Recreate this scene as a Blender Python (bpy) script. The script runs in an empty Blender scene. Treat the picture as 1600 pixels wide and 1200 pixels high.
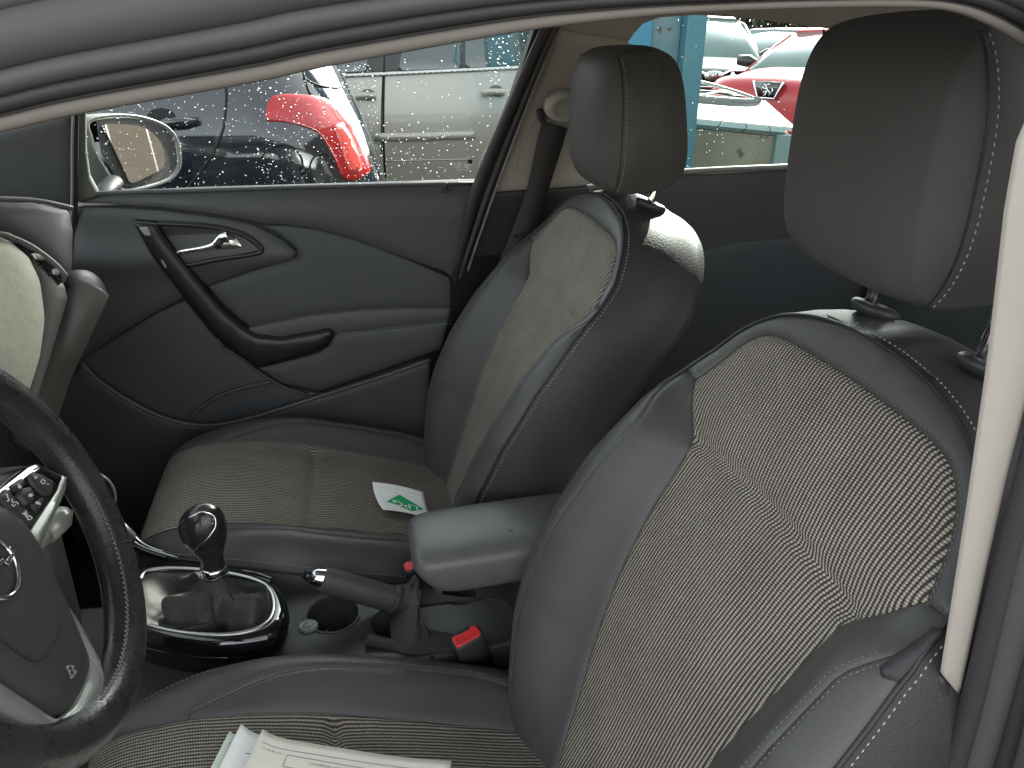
import bpy, math, random
import numpy as np
from mathutils import Vector, Matrix
from mathutils.geometry import delaunay_2d_cdt
random.seed(7); RNG=np.random.default_rng(7)
S=bpy.context.scene
COL=S.collection
# ------------------------------------------------------------------ camera
FPX=1252.2; CX,CY=800.,600.
YAW,PITCH,ROLL=map(math.radians,(12.345,23.79,.986))
CAM=np.array([-.189,-.9986,1.3615])
_F=np.array([math.sin(YAW)*math.cos(PITCH),math.cos(YAW)*math.cos(PITCH),-math.sin(PITCH)])
_R=np.array([math.cos(YAW),-math.sin(YAW),0]); _U=np.cross(_R,_F)
R_=_R*math.cos(ROLL)+_U*math.sin(ROLL); U_=_U*math.cos(ROLL)-_R*math.sin(ROLL)
cd=bpy.data.cameras.new('camera'); co=bpy.data.objects.new('camera',cd); COL.objects.link(co)
cd.sensor_width=36; cd.lens=36*FPX/1600; cd.clip_start=.02; cd.clip_end=500
co.matrix_world=Matrix(((R_[0],U_[0],-_F[0],CAM[0]),(R_[1],U_[1],-_F[1],CAM[1]),(R_[2],U_[2],-_F[2],CAM[2]),(0,0,0,1)))
S.camera=co
# ------------------------------------------------------------------ light
SUN_EL,SUN_AZ=math.radians(31),math.radians(40)   # azimuth measured from +Y (far side) towards +X (rear of the car)
W=bpy.data.worlds.new('World'); S.world=W; W.use_nodes=True
nt=W.node_tree; nt.nodes.clear()
sky=nt.nodes.new('ShaderNodeTexSky'); sky.sky_type='NISHITA'; sky.sun_disc=False
sky.sun_elevation=SUN_EL; sky.sun_rotation=SUN_AZ; sky.dust_density=2.5; sky.air_density=1.0
bg=nt.nodes.new('ShaderNodeBackground'); bg.inputs[1].default_value=.15
hs=nt.nodes.new('ShaderNodeHueSaturation'); hs.inputs['Saturation'].default_value=.20
wo=nt.nodes.new('ShaderNodeOutputWorld'); nt.links.new(sky.outputs[0],hs.inputs['Color']); nt.links.new(hs.outputs[0],bg.inputs[0]); nt.links.new(bg.outputs[0],wo.inputs[0])
sd=Vector((math.sin(SUN_AZ)*math.cos(SUN_EL),math.cos(SUN_AZ)*math.cos(SUN_EL),math.sin(SUN_EL)))
sl=bpy.data.lights.new('sun','SUN'); sl.energy=2.7; sl.angle=math.radians(.5); sl.color=(1,.95,.86)
so=bpy.data.objects.new('sun',sl); COL.objects.link(so); so.rotation_euler=sd.to_track_quat('Z','Y').to_euler()
S.view_settings.view_transform='Standard'; S.view_settings.look='None'; S.view_settings.gamma=1
S.view_settings.exposure=2.5
# ------------------------------------------------------------------ projection helpers (pixels of the 1600x1200 photograph)
def ray(px,py): return _F+(px-CX)/FPX*R_-(py-CY)/FPX*U_
def hit(px,py,p0,n):
    d=ray(px,py); t=np.dot(np.array(p0,float)-CAM,n)/np.dot(d,n); return CAM+t*d
def HY(px,py,y): return hit(px,py,(0,y,0),(0,1,0))
def HX(px,py,x): return hit(px,py,(x,0,0),(1,0,0))
def HZ(px,py,z): return hit(px,py,(0,0,z),(0,0,1))
def solve(px,py,Fn,g,it=25):
    """parameters (a,b) of the surface Fn where the sight line through the pixel meets it"""
    d=ray(px,py); d=d/np.linalg.norm(d); a=np.array(g,float)
    e1=np.cross(d,[0,0,1.]); e1/=np.linalg.norm(e1); e2=np.cross(d,e1)
    def r(a):
        q=np.asarray(Fn(a[0],a[1]),float).reshape(3)-CAM; return np.array([q@e1,q@e2])
    for _ in range(it):
        r0=r(a); J=np.array([(r(a+[1e-4,0])-r0)/1e-4,(r(a+[0,1e-4])-r0)/1e-4]).T
        s=np.linalg.lstsq(J,-r0,rcond=None)[0]; n=np.linalg.norm(s)
        if n>.1: s*=.1/n
        a=a+s
        if n<1e-7: break
    return a
# ------------------------------------------------------------------ object helpers
def props(o,label=None,cat=None,group=None,kind=None):
    if label: o['label']=label
    if cat: o['category']=cat
    if group: o['group']=group
    if kind: o['kind']=kind
    return o
def empty(name,loc,label,cat,group=None,kind=None):
    o=bpy.data.objects.new(name,None); COL.objects.link(o); o.location=loc; o.empty_display_size=.05
    return props(o,label,cat,group,kind)
def link(name,me,parent=None,m=None,smooth=True,bevel=0,sub=0,solid=0,world=True,auto=None):
    o=bpy.data.objects.new(name,me); COL.objects.link(o)
    if m is not None: me.materials.append(m)
    if smooth:
        me.polygons.foreach_set('use_smooth',[True]*len(me.polygons))
    if parent is not None:
        o.parent=parent
        if world:
            off=root_loc(parent); o.location=-off if parent.parent is None else Vector((0,0,0))
    if bevel:
        b=o.modifiers.new('bevel','BEVEL'); b.width=bevel; b.segments=3; b.limit_method='ANGLE'; b.angle_limit=math.radians(40)
    if solid:
        b=o.modifiers.new('solid','SOLIDIFY'); b.thickness=abs(solid); b.offset=-1 if solid>0 else 1
    if sub:
        b=o.modifiers.new('sub','SUBSURF'); b.levels=sub; b.render_levels=sub
    return o
def root_loc(o):
    v=Vector(o.location)
    return v
def mesh(name,verts,faces,parent=None,m=None,**k):
    me=bpy.data.meshes.new(name); me.from_pydata([tuple(map(float,v)) for v in verts],[],faces); me.update()
    return link(name,me,parent,m,**k)
def fixn(o):
    import bmesh
    b=bmesh.new(); b.from_mesh(o.data); bmesh.ops.recalc_face_normals(b,faces=b.faces); b.to_mesh(o.data); b.free(); return o
class MB:
    def __init__(s): s.v=[]; s.f=[]
    def add(s,v,f):
        k=len(s.v); s.v+= [tuple(map(float,q)) for q in v]; s.f+=[tuple(i+k for i in q) for q in f]; return s
    def box(s,lo,hi,M=None):
        v=[(x,y,z) for x in (lo[0],hi[0]) for y in (lo[1],hi[1]) for z in (lo[2],hi[2])]
        if M is not None: v=[tuple(M@Vector(q)) for q in v]
        return s.add(v,[(0,1,3,2),(4,6,7,5),(0,4,5,1),(2,3,7,6),(0,2,6,4),(1,5,7,3)])
    def tube(s,path,r,n=10,cap=True,flat=None,up=None):
        path=np.array(path,float); N=len(path); rr=np.ones(N)*r if np.isscalar(r) else np.array(r)
        T=np.gradient(path,axis=0); T/=np.linalg.norm(T,axis=1)[:,None]+1e-12
        ref=np.array(up if up is not None else ((0,0,1.) if abs(T[0][2])<.9 else (1.,0,0)),float)
        V=[];prev=None
        for i in range(N):
            a=ref if (prev is None or up is not None) else prev
            a=a-T[i]*(a@T[i]); a/=np.linalg.norm(a)+1e-12; prev=a; b=np.cross(T[i],a)
            for k in range(n):
                th=2*math.pi*k/n; c,q=math.cos(th),math.sin(th)
                fl=flat if flat else (1,1)
                V.append(path[i]+rr[i]*(c*a*fl[0]+q*b*fl[1]))
        F=[(i*n+k,i*n+(k+1)%n,(i+1)*n+(k+1)%n,(i+1)*n+k) for i in range(N-1) for k in range(n)]
        if cap: F+=[tuple(range(n))[::-1],tuple(range((N-1)*n,N*n))]
        return s.add(V,F)
    def loft(s,rings,cap=True,close=True):
        n=len(rings[0]); V=[q for r in rings for q in r]
        F=[(i*n+k,i*n+(k+1)%n,(i+1)*n+(k+1)%n,(i+1)*n+k) for i in range(len(rings)-1) for k in range(n if close else n-1)]
        if cap: F+=[tuple(range(n))[::-1],tuple(range((len(rings)-1)*n,len(rings)*n))]
        return s.add(V,F)
    def prism(s,poly,off):
        """polygon (3-D points) extruded by the vector off"""
        n=len(poly); p=[np.array(q,float) for q in poly]; off=np.array(off,float)
        return s.add(p+[q+off for q in p],[tuple(range(n)),tuple(range(n,2*n))[::-1]]+[(i,i+n,(i+1)%n+n,(i+1)%n) for i in range(n)])
    def build(s,name,m,parent=None,**k):
        o=mesh(name,s.v,s.f,parent,m,**k); fixn(o); return o
def cr(pts,n=8,closed=False):
    """Catmull-Rom through points of any dimension"""
    P=[np.array(p,float) for p in pts]; out=[]
    N=len(P); rng=range(N if closed else N-1)
    for i in rng:
        if closed: a,b,c,d=P[(i-1)%N],P[i],P[(i+1)%N],P[(i+2)%N]
        else: b,c=P[i],P[i+1]; a=P[i-1] if i>0 else 2*b-c; d=P[i+2] if i+2<N else 2*c-b
        for k in range(n):
            t=k/n; out.append(.5*((2*b)+(c-a)*t+(2*a-5*b+4*c-d)*t*t+(3*b-a-3*c+d)*t**3))
    if not closed: out.append(P[-1])
    return out
def resample(P,step,closed=False):
    P=np.array(P,float)
    if closed: P=np.vstack([P,P[:1]])
    d=np.r_[0,np.cumsum(np.linalg.norm(np.diff(P,axis=0),axis=1))]
    n=max(2,int(round(d[-1]/step))); t=np.linspace(0,d[-1],n+1)
    Q=np.array([np.interp(t,d,P[:,k]) for k in range(P.shape[1])]).T
    return Q[:-1] if closed else Q
def inside(P,poly):
    x,y=P[:,0],P[:,1]; r=np.zeros(len(P),bool); n=len(poly)
    for i in range(n):
        x1,y1=poly[i]; x2,y2=poly[(i+1)%n]
        c=((y1>y)!=(y2>y)); xi=(x2-x1)*(y-y1)/((y2-y1) if y2!=y1 else 1e-12)+x1
        r^=c&(x<xi)
    return r
def bdist(P,poly):
    d=np.full(len(P),1e9); n=len(poly)
    for i in range(n):
        a=poly[i]; b=poly[(i+1)%n]; ab=b-a; L=ab@ab+1e-18
        t=np.clip(((P-a)@ab)/L,0,1); q=a+t[:,None]*ab
        d=np.minimum(d,np.linalg.norm(P-q,axis=1))
    return d
def panel(name,outline,Fn,m,parent=None,sp=.012,bs=.006,groove=.004,gw=.005,skirt=.006,rings=(.0015,.0035,.007),extra=None,puff=0,**k):
    if not groove and 'smooth' not in k: k['smooth']=False
    """outline: closed 2-D curve in surface parameters; Fn(a,b,h)->xyz arrays; edges roll down into a seam"""
    B=resample(outline,bs,True)
    lo,hi=B.min(0),B.max(0)
    xs=np.arange(lo[0],hi[0]+sp,sp); ys=np.arange(lo[1],hi[1]+sp,sp*.87)
    G=np.array([(x+(j%2)*sp*.5,y) for j,y in enumerate(ys) for x in xs])
    G=G[inside(G,B)] if len(G) else G.reshape(0,2)
    if len(G): G=G[bdist(G,B)>max(rings[-1]*1.5 if rings else 0,sp*.45)]
    pts=[G]
    T=np.roll(B,-1,0)-np.roll(B,1,0); T/=np.linalg.norm(T,axis=1)[:,None]+1e-12
    Nn=np.c_[-T[:,1],T[:,0]]
    area=.5*np.sum(B[:,0]*np.roll(B[:,1],-1)-np.roll(B[:,0],-1)*B[:,1])
    if area<0: Nn=-Nn
    for d in rings:
        q=B+Nn*d; q=q[inside(q,B)]
        if len(q): q=q[bdist(q,B)>d*.93]
        pts.append(q)
    A=np.vstack([B]+[p for p in pts if len(p)])
    n=len(B)
    vs,es,fs,_,_,_=delaunay_2d_cdt([Vector(p) for p in A],[(i,(i+1)%n) for i in range(n)],[list(range(n))],1,1e-6)
    V2=np.array([(v[0],v[1]) for v in vs])
    D=bdist(V2,B)
    h=-groove*np.exp(-(D/gw)**1.5)+puff*(1-np.exp(-D/.03))
    if extra is not None: h=h+extra(V2[:,0],V2[:,1])
    X=np.array(Fn(V2[:,0],V2[:,1],h)); X=X.T if X.shape[0]==3 and X.shape[1]!=3 or X.shape==(3,len(V2)) else X
    F=[tuple(f) for f in fs]
    # orientation: face normal along +h
    X2=np.array(Fn(V2[:1,0],V2[:1,1],h[:1]+.01)).reshape(3)-X[0]
    vote=0
    for f in F[:40]:
        nn=np.cross(X[f[1]]-X[f[0]],X[f[2]]-X[f[0]]); vote+=1 if nn@X2>0 else -1
    if vote<0: F=[f[::-1] for f in F]
    V=[tuple(x) for x in X]
    if skirt:
        # boundary edges -> skirt
        cnt={}
        for f in F:
            for i in range(len(f)):
                e=(f[i],f[(i+1)%len(f)]); cnt[e]=1
        bd=[e for e in cnt if (e[1],e[0]) not in cnt]
        ids=sorted({i for e in bd for i in e}); mp={}
        Y=np.array(Fn(V2[ids,0],V2[ids,1],h[ids]-skirt)); Y=Y.T if Y.shape==(3,len(ids)) else Y
        for i,y in zip(ids,Y): mp[i]=len(V); V.append(tuple(y))
        F+=[(a_,mp[a_],mp[b_],b_) for a_,b_ in bd]
        uvx=np.vstack([V2,V2[ids]])
    else: uvx=V2
    me=bpy.data.meshes.new(name); me.from_pydata([tuple(map(float,v)) for v in V],[],F); me.update()
    ul=me.uv_layers.new(name='UVMap'); li=np.zeros(len(me.loops),int); me.loops.foreach_get('vertex_index',li)
    ul.data.foreach_set('uv',uvx[li].ravel())
    return link(name,me,parent,m,**k)
def stitches(name,path3,m,parent=None,L=.0042,gap=.0022,r=.00055,nrm=None,lift=.0004,mb=None,**k):
    """little thread lozenges along a 3-D path"""
    P=resample(path3,(L+gap)/2); b=mb or MB()
    for i in range(0,len(P)-1,2):
        a=P[i]; c=P[i+1]; t=c-a; ln=np.linalg.norm(t)
        if ln<1e-6: continue
        t/=ln; c=a+t*L; u=np.cross(t,[.3,.2,.93]); u/=np.linalg.norm(u); w=np.cross(t,u); mid=(a+c)/2
        V=[a-t*.0002]+[mid+r*(math.cos(q)*u+math.sin(q)*w) for q in (0,1.57,3.14,4.71)]+[c]
        b.add(V,[(0,2,1),(0,3,2),(0,4,3),(0,1,4),(5,1,2),(5,2,3),(5,3,4),(5,4,1)])
    if mb is None:
        o=b.build(name,m,parent,**k); o['kind']='stuff'; return o
# ------------------------------------------------------------------ materials
MATS={}
def mat(name,col,rough=.5,metal=0,spec=.5,bump=None,noise=None,coat=0,emit=None,spots=None,trans=0,ior=1.45,sheen=0,rvar=0):
    """bump=(kind,scale,strength,dist); noise=(scale,amount,colour2) ; spots=(scale,threshold,colour)"""
    if name in MATS: return MATS[name]
    m=bpy.data.materials.new(name); m.use_nodes=True; MATS[name]=m
    n=m.node_tree; L=n.links; p=n.nodes['Principled BSDF']
    p.inputs['Base Color'].default_value=(*col,1); p.inputs['Roughness'].default_value=rough; p.inputs['Metallic'].default_value=metal
    p.inputs['Specular IOR Level'].default_value=spec; p.inputs['Coat Weight'].default_value=coat; p.inputs['Coat Roughness'].default_value=.04
    p.inputs['Transmission Weight'].default_value=trans; p.inputs['IOR'].default_value=ior
    if sheen: p.inputs['Sheen Weight'].default_value=sheen
    if emit: p.inputs['Emission Color'].default_value=(*emit[:3],1); p.inputs['Emission Strength'].default_value=emit[3]
    tc=n.nodes.new('ShaderNodeTexCoord'); cur=None
    if noise:
        nz=n.nodes.new('ShaderNodeTexNoise'); nz.inputs['Scale'].default_value=noise[0]; nz.inputs['Detail'].default_value=6; nz.inputs['Roughness'].default_value=.6
        L.new(tc.outputs['Object'],nz.inputs['Vector'])
        rp=n.nodes.new('ShaderNodeMapRange'); rp.inputs[1].default_value=.35; rp.inputs[2].default_value=.65; rp.inputs[3].default_value=0; rp.inputs[4].default_value=noise[1]
        L.new(nz.outputs[0],rp.inputs[0])
        mx=n.nodes.new('ShaderNodeMix'); mx.data_type='RGBA'; mx.inputs[6].default_value=(*col,1); mx.inputs[7].default_value=(*noise[2],1)
        L.new(rp.outputs[0],mx.inputs[0]); L.new(mx.outputs[2],p.inputs['Base Color']); cur=mx.outputs[2]
        if rvar:
            r2=n.nodes.new('ShaderNodeMapRange'); r2.inputs[1].default_value=.3; r2.inputs[2].default_value=.7; r2.inputs[3].default_value=rough-rvar; r2.inputs[4].default_value=rough+rvar
            L.new(nz.outputs[0],r2.inputs[0]); L.new(r2.outputs[0],p.inputs['Roughness'])
    if spots:
        sz=n.nodes.new('ShaderNodeTexNoise'); sz.inputs['Scale'].default_value=spots[0]; sz.inputs['Detail'].default_value=2
        L.new(tc.outputs['Object'],sz.inputs['Vector'])
        rp=n.nodes.new('ShaderNodeMapRange'); rp.inputs[1].default_value=spots[1]; rp.inputs[2].default_value=spots[1]+.04
        L.new(sz.outputs[0],rp.inputs[0])
        mx=n.nodes.new('ShaderNodeMix'); mx.data_type='RGBA'; mx.inputs[7].default_value=(*spots[2],1)
        if cur: L.new(cur,mx.inputs[6])
        else: mx.inputs[6].default_value=(*col,1)
        L.new(rp.outputs[0],mx.inputs[0]); L.new(mx.outputs[2],p.inputs['Base Color'])
    if bump:
        kind,sc,st,dist=bump
        if kind=='leather':
            t=n.nodes.new('ShaderNodeTexVoronoi'); t.feature='SMOOTH_F1'; t.inputs['Scale'].default_value=sc; t.inputs['Smoothness'].default_value=.4
            nz=n.nodes.new('ShaderNodeTexNoise'); nz.inputs['Scale'].default_value=sc*.5; nz.inputs['Detail'].default_value=3
            L.new(tc.outputs['Object'],nz.inputs['Vector'])
            v=n.nodes.new('ShaderNodeVectorMath'); v.operation='SCALE'; v.inputs[3].default_value=.004; L.new(nz.outputs['Color'],v.inputs[0])
            a=n.nodes.new('ShaderNodeVectorMath'); a.operation='ADD'; L.new(tc.outputs['Object'],a.inputs[0]); L.new(v.outputs[0],a.inputs[1]); L.new(a.outputs[0],t.inputs['Vector'])
            out=t.outputs['Distance']
        else:
            t=n.nodes.new('ShaderNodeTexNoise'); t.inputs['Scale'].default_value=sc; t.inputs['Detail'].default_value=4; L.new(tc.outputs['Object'],t.inputs['Vector']); out=t.outputs[0]
        b=n.nodes.new('ShaderNodeBump'); b.inputs['Strength'].default_value=st; b.inputs['Distance'].default_value=dist
        if kind=='leather': b.invert=True
        L.new(out,b.inputs['Height']); L.new(b.outputs[0],p.inputs['Normal'])
    return m
def weave(name,dark,light,pu=.0052,pv=.0029,swap=False):
    """ribbed seat cloth: pale beads in rows on a dark ground, laid out in the panel's own metres"""
    m=bpy.data.materials.new(name); m.use_nodes=True; n=m.node_tree; L=n.links; p=n.nodes['Principled BSDF']; p.inputs['Roughness'].default_value=.85
    p.inputs['Specular IOR Level'].default_value=.25
    uv=n.nodes.new('ShaderNodeUVMap'); sx=n.nodes.new('ShaderNodeSeparateXYZ')
    tc=n.nodes.new('ShaderNodeTexCoord'); nz=n.nodes.new('ShaderNodeTexNoise'); nz.inputs['Scale'].default_value=9; nz.inputs['Detail'].default_value=3; L.new(tc.outputs['Object'],nz.inputs['Vector'])
    wv=n.nodes.new('ShaderNodeVectorMath'); wv.operation='SCALE'; wv.inputs[3].default_value=.006; L.new(nz.outputs['Color'],wv.inputs[0])
    ad=n.nodes.new('ShaderNodeVectorMath'); ad.operation='ADD'; L.new(uv.outputs[0],ad.inputs[0]); L.new(wv.outputs[0],ad.inputs[1]); L.new(ad.outputs[0],sx.inputs[0])
    def M(op,a,b=None,c=None):
        q=n.nodes.new('ShaderNodeMath'); q.operation=op
        for i,v in enumerate((a,b,c)):
            if v is None: continue
            if isinstance(v,(int,float)): q.inputs[i].default_value=v
            else: L.new(v,q.inputs[i])
        return q.outputs[0]
    u=M('DIVIDE',sx.outputs[1 if swap else 0],pu); v=M('DIVIDE',sx.outputs[0 if swap else 1],pv)
    row=M('FLOOR',u); v2=M('ADD',v,M('MULTIPLY',row,.30))
    cu=M('COSINE',M('MULTIPLY',u,2*math.pi)); cv=M('COSINE',M('MULTIPLY',v2,2*math.pi))
    ribs=M('MULTIPLY_ADD',cu,-.5,.5)                 # 0..1, high mid-row
    bead=M('MULTIPLY_ADD',cv,.5,.5)
    f=M('MULTIPLY',M('POWER',ribs,1.2),M('MULTIPLY_ADD',bead,.72,.28))
    n2=n.nodes.new('ShaderNodeTexNoise'); n2.inputs['Scale'].default_value=350; L.new(tc.outputs['Object'],n2.inputs['Vector'])
    n3=n.nodes.new('ShaderNodeTexNoise'); n3.inputs['Scale'].default_value=14; n3.inputs['Detail'].default_value=5; L.new(tc.outputs['Object'],n3.inputs['Vector'])
    f2=M('MULTIPLY',f,M('MULTIPLY_ADD',n2.outputs[0],.9,.6))
    f2=M('MULTIPLY',f2,M('MULTIPLY_ADD',n3.outputs[0],.7,.6))
    mp=n.nodes.new('ShaderNodeMapRange'); mp.inputs[1].default_value=.08; mp.inputs[2].default_value=.62; L.new(f2,mp.inputs[0])
    mx=n.nodes.new('ShaderNodeMix'); mx.data_type='RGBA'; mx.inputs[6].default_value=(*dark,1); mx.inputs[7].default_value=(*light,1); L.new(mp.outputs[0],mx.inputs[0]); L.new(mx.outputs[2],p.inputs['Base Color'])
    b=n.nodes.new('ShaderNodeBump'); b.inputs['Strength'].default_value=.8; b.inputs['Distance'].default_value=.0012; L.new(f,b.inputs['Height']); L.new(b.outputs[0],p.inputs['Normal'])
    return m
def glassmat(name,tint=(1,1,1),refl=1.0,rough=0.0):
    m=bpy.data.materials.new(name); m.use_nodes=True; n=m.node_tree; n.nodes.clear(); L=n.links
    o=n.nodes.new('ShaderNodeOutputMaterial'); t=n.nodes.new('ShaderNodeBsdfTransparent'); t.inputs[0].default_value=(*tint,1)
    g=n.nodes.new('ShaderNodeBsdfGlossy'); g.inputs['Roughness'].default_value=rough
    f=n.nodes.new('ShaderNodeFresnel'); f.inputs[0].default_value=1.5
    q=n.nodes.new('ShaderNodeMath'); q.operation='MULTIPLY'; q.inputs[1].default_value=refl; L.new(f.outputs[0],q.inputs[0])
    x=n.nodes.new('ShaderNodeMixShader'); L.new(q.outputs[0],x.inputs[0]); L.new(t.outputs[0],x.inputs[1]); L.new(g.outputs[0],x.inputs[2]); L.new(x.outputs[0],o.inputs[0])
    return m
LEATHER=mat('seat_leather',(.056,.056,.055),.44,bump=('leather',620,.28,.0006),noise=(12,.5,(.067,.066,.063)),rvar=.06)
LEATHER_P=mat('seat_leather_pebbled',(.036,.035,.035),.52,bump=('leather',330,.38,.0008),noise=(10,.5,(.045,.043,.043)))
HEADL=mat('headrest_leather',(.066,.064,.060),.6,bump=('leather',620,.25,.0005),noise=(10,.5,(.076,.074,.070)))
WEAVE=weave('seat_cloth',(.040,.037,.033),(.46,.415,.345))
PIPE=mat('seam_piping',(.02,.02,.02),.5)
THREAD=mat('pale_thread',(.42,.42,.40),.6)
THREADD=mat('grey_thread',(.20,.20,.19),.6)
CHROME=mat('chrome',(.78,.78,.77),.12,1,noise=(60,.5,(.6,.6,.6)))
SATIN=mat('satin_metal',(.52,.53,.51),.32,1,noise=(40,.4,(.42,.43,.42)))
BLACKPL=mat('black_plastic',(.032,.032,.033),.48,bump=('noise',700,.15,.0004))
DOORPL=mat('door_plastic',(.055,.058,.060),.52,bump=('leather',900,.15,.0004),noise=(7,.5,(.066,.069,.070)),rvar=.07,spots=(42,.715,(.028,.028,.029)))
DOORIN=mat('door_inset',(.058,.063,.067),.6,bump=('leather',700,.2,.0004),noise=(6,.5,(.068,.073,.076)))
DARKPL=mat('dark_plastic',(.026,.026,.027),.6,bump=('noise',500,.2,.0005))
GLOSS=mat('gloss_black',(.006,.006,.0065),.08,coat=1,bump=('noise',9,.03,.001))
RUBBER=mat('rubber_seal',(.055,.055,.054),.6,bump=('noise',220,.15,.0005),noise=(20,.5,(.065,.063,.06)))
RUBBERD=mat('dark_rubber',(.030,.030,.032),.6,bump=('noise',220,.15,.0005))
CREAM=mat('cream_trim',(.35,.325,.285),.7,bump=('noise',500,.15,.0003),noise=(8,.4,(.30,.28,.245)))
HEADLINER=mat('headliner_cloth',(.30,.295,.28),.95,bump=('noise',900,.4,.0006),noise=(12,.4,(.26,.25,.23)))
CARPET=mat('carpet',(.022,.021,.021),.95,bump=('noise',600,.8,.003))
# ==================================================================  THE CAR SEATS
LEAN=math.radians(25); SX0=.045; SZ0=.55
UPV=np.array([math.sin(LEAN),0,math.cos(LEAN)]); NV=np.array([-math.cos(LEAN),0,math.sin(LEAN)])
def I(x,xs,ys): return np.interp(x,xs,ys)
def sm01(t): t=np.clip(t,0,1); return t*t*(3-2*t)
def crest(v):
    k=sm01((v-.37)/.0885); return (1-k)*np.minimum(uc(v),UO(v)-.012)+k*UO(v)
def uf(v): return I(v,[-.08,0,.05,.1,.2,.3,.384,.40,.43,.455,.50,.53,.56],[.05,.085,.103,.120,.140,.153,.160,.17,.198,.216,.195,.176,.11])
def uc(v): return I(v,[-.08,0,.05,.1,.2,.3,.38,.455,.6],[.15,.185,.205,.218,.226,.226,.222,.222,.2])
_oc=np.array(cr([(.14,-.12),(.19,-.08),(.225,0),(.25,.05),(.268,.12),(.275,.2),(.272,.3),(.258,.4),(.241,.46),(.220,.505),(.190,.545),(.150,.575),(.100,.593),(.05,.601),(0,.604),(-.05,.601)],12))
_oc=_oc[:[i for i in range(len(_oc)) if _oc[i,0]<=1e-9][0]+1]
def UO(v): return np.interp(v,_oc[:,1],_oc[:,0])
def wb(v): return I(v,[-.08,0,.06,.12,.2,.3,.37,.42,.455,.5,.62],[.03,.055,.072,.080,.080,.068,.05,.034,.02,.008,0])
def wp(v): return I(v,[-.08,0,.1,.2,.3,.4,.46,.5,.6],[.02,.04,.062,.066,.056,.034,.012,.0,-.004])
def backW(u,v):
    a=np.abs(u); f=uf(v); c=np.minimum(crest(v),UO(v)-.010); o=UO(v)
    c=np.maximum(c,f+.02)
    base=.012*sm01((v-.02)/.2)*(1-sm01((v-.25)/.16))+.004*np.sin(np.clip(v-.4,0,.2)*15)
    base=base*(1-.25*(a/.3)**2)
    t=sm01(np.clip((a-f*.9)/(c-f*.9),0,1)); W=base*(1-t)+np.maximum(wb(v),base)*t
    t2=np.clip((a-c)/(np.maximum(o-c,.012)),0,1); W=W-(np.maximum(wb(v),base)-wp(v))*t2**2.2
    kk=sm01((.455-v)/.05); Wt=base+(wp(v)-base)*np.clip(a/np.maximum(o,.02),0,1.2)**3
    W=W*kk+Wt*(1-kk)
    # crease across the cloth
    vc=.396+.012*np.cos(np.clip(a/.17,0,1)*math.pi/2)
    W=W-.008*np.exp(-((v-vc)/.007)**2)*sm01((f+.004-a)/.012)-.004*np.exp(-((v-vc)/.03)**2)*sm01((f+.0-a)/.03)
    return W
def backF(u,v,h=0.):
    u=np.asarray(u,float); v=np.asarray(v,float); w=backW(u,v)+h
    return np.stack([SX0*0+v*UPV[0]+w*NV[0],u+0*v,SZ0+v*UPV[2]+w*NV[2]],-1)
# cushion: x measured from the seat origin (negative = forward)
def zc(x): return I(x,[-.62,-.60,-.585,-.56,-.52,-.45,-.38,-.30,-.2,-.05,.05,.12],[.45,.50,.545,.578,.594,.598,.588,.570,.545,.505,.48,.465])
def cuf(x): return I(x,[-.6,-.45,-.3,-.1,.05],[.150,.150,.152,.140,.125])
def cuc(x): return I(x,[-.47,-.44,-.40,-.35,-.28,-.2,-.1,-.05,-.02,.02],[.150,.165,.180,.196,.206,.209,.203,.190,.172,.150])
_cc=np.array(cr([(-.603,-.05),(-.603,0),(-.600,.05),(-.592,.095),(-.578,.135),(-.555,.172),(-.52,.205),(-.47,.232),(-.40,.252),(-.3,.262),(-.2,.265),(-.1,.262),(0,.255),(.08,.25)],10))[10:]
def CUO(x): return np.interp(x,_cc[:,0],_cc[:,1])
_zx=np.linspace(-.66,.14,400); _zs=zc(_zx); 
for _ in range(6): _zs=np.convolve(np.r_[[_zs[0]]*4,_zs,[_zs[-1]]*4],np.ones(9)/9,'valid')
def cushZ(x,u):
    a=np.abs(u); z=np.interp(x,_zx,_zs); f=cuf(x); o=CUO(x); k=sm01((x+.52)/.22)*(1-.35*sm01((x+.1)/.15))
    pk=f+(o-f)*.52
    t=sm01(np.clip((a-f*.85)/(pk-f*.85),0,1)); z=z+.034*k*t
    t2=np.clip((a-pk)/(o-pk),0,1); z=z-(.036*k+.012)*t2**2.3
    z=z-.008*np.exp(-((x+.285)/.007)**2)*sm01((f-.002-a)/.012)-.004*np.exp(-((x+.285)/.03)**2)*sm01((f-a)/.03)
    z=z+.006*np.cos(np.clip(a/.15,0,1)*1.57)*sm01((x+.6)/.1)
    return z
def cushF(x,u,h=0.):
    x=np.asarray(x,float); u=np.asarray(u,float)
    return np.stack([x,u+0*x,cushZ(x,u)+h],-1)
def crest(v):
    k=sm01((v-.37)/.0885); return (1-k)*np.minimum(uc(v),UO(v)-.012)+k*UO(v)
def line(P): return resample(P,.004)
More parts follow.
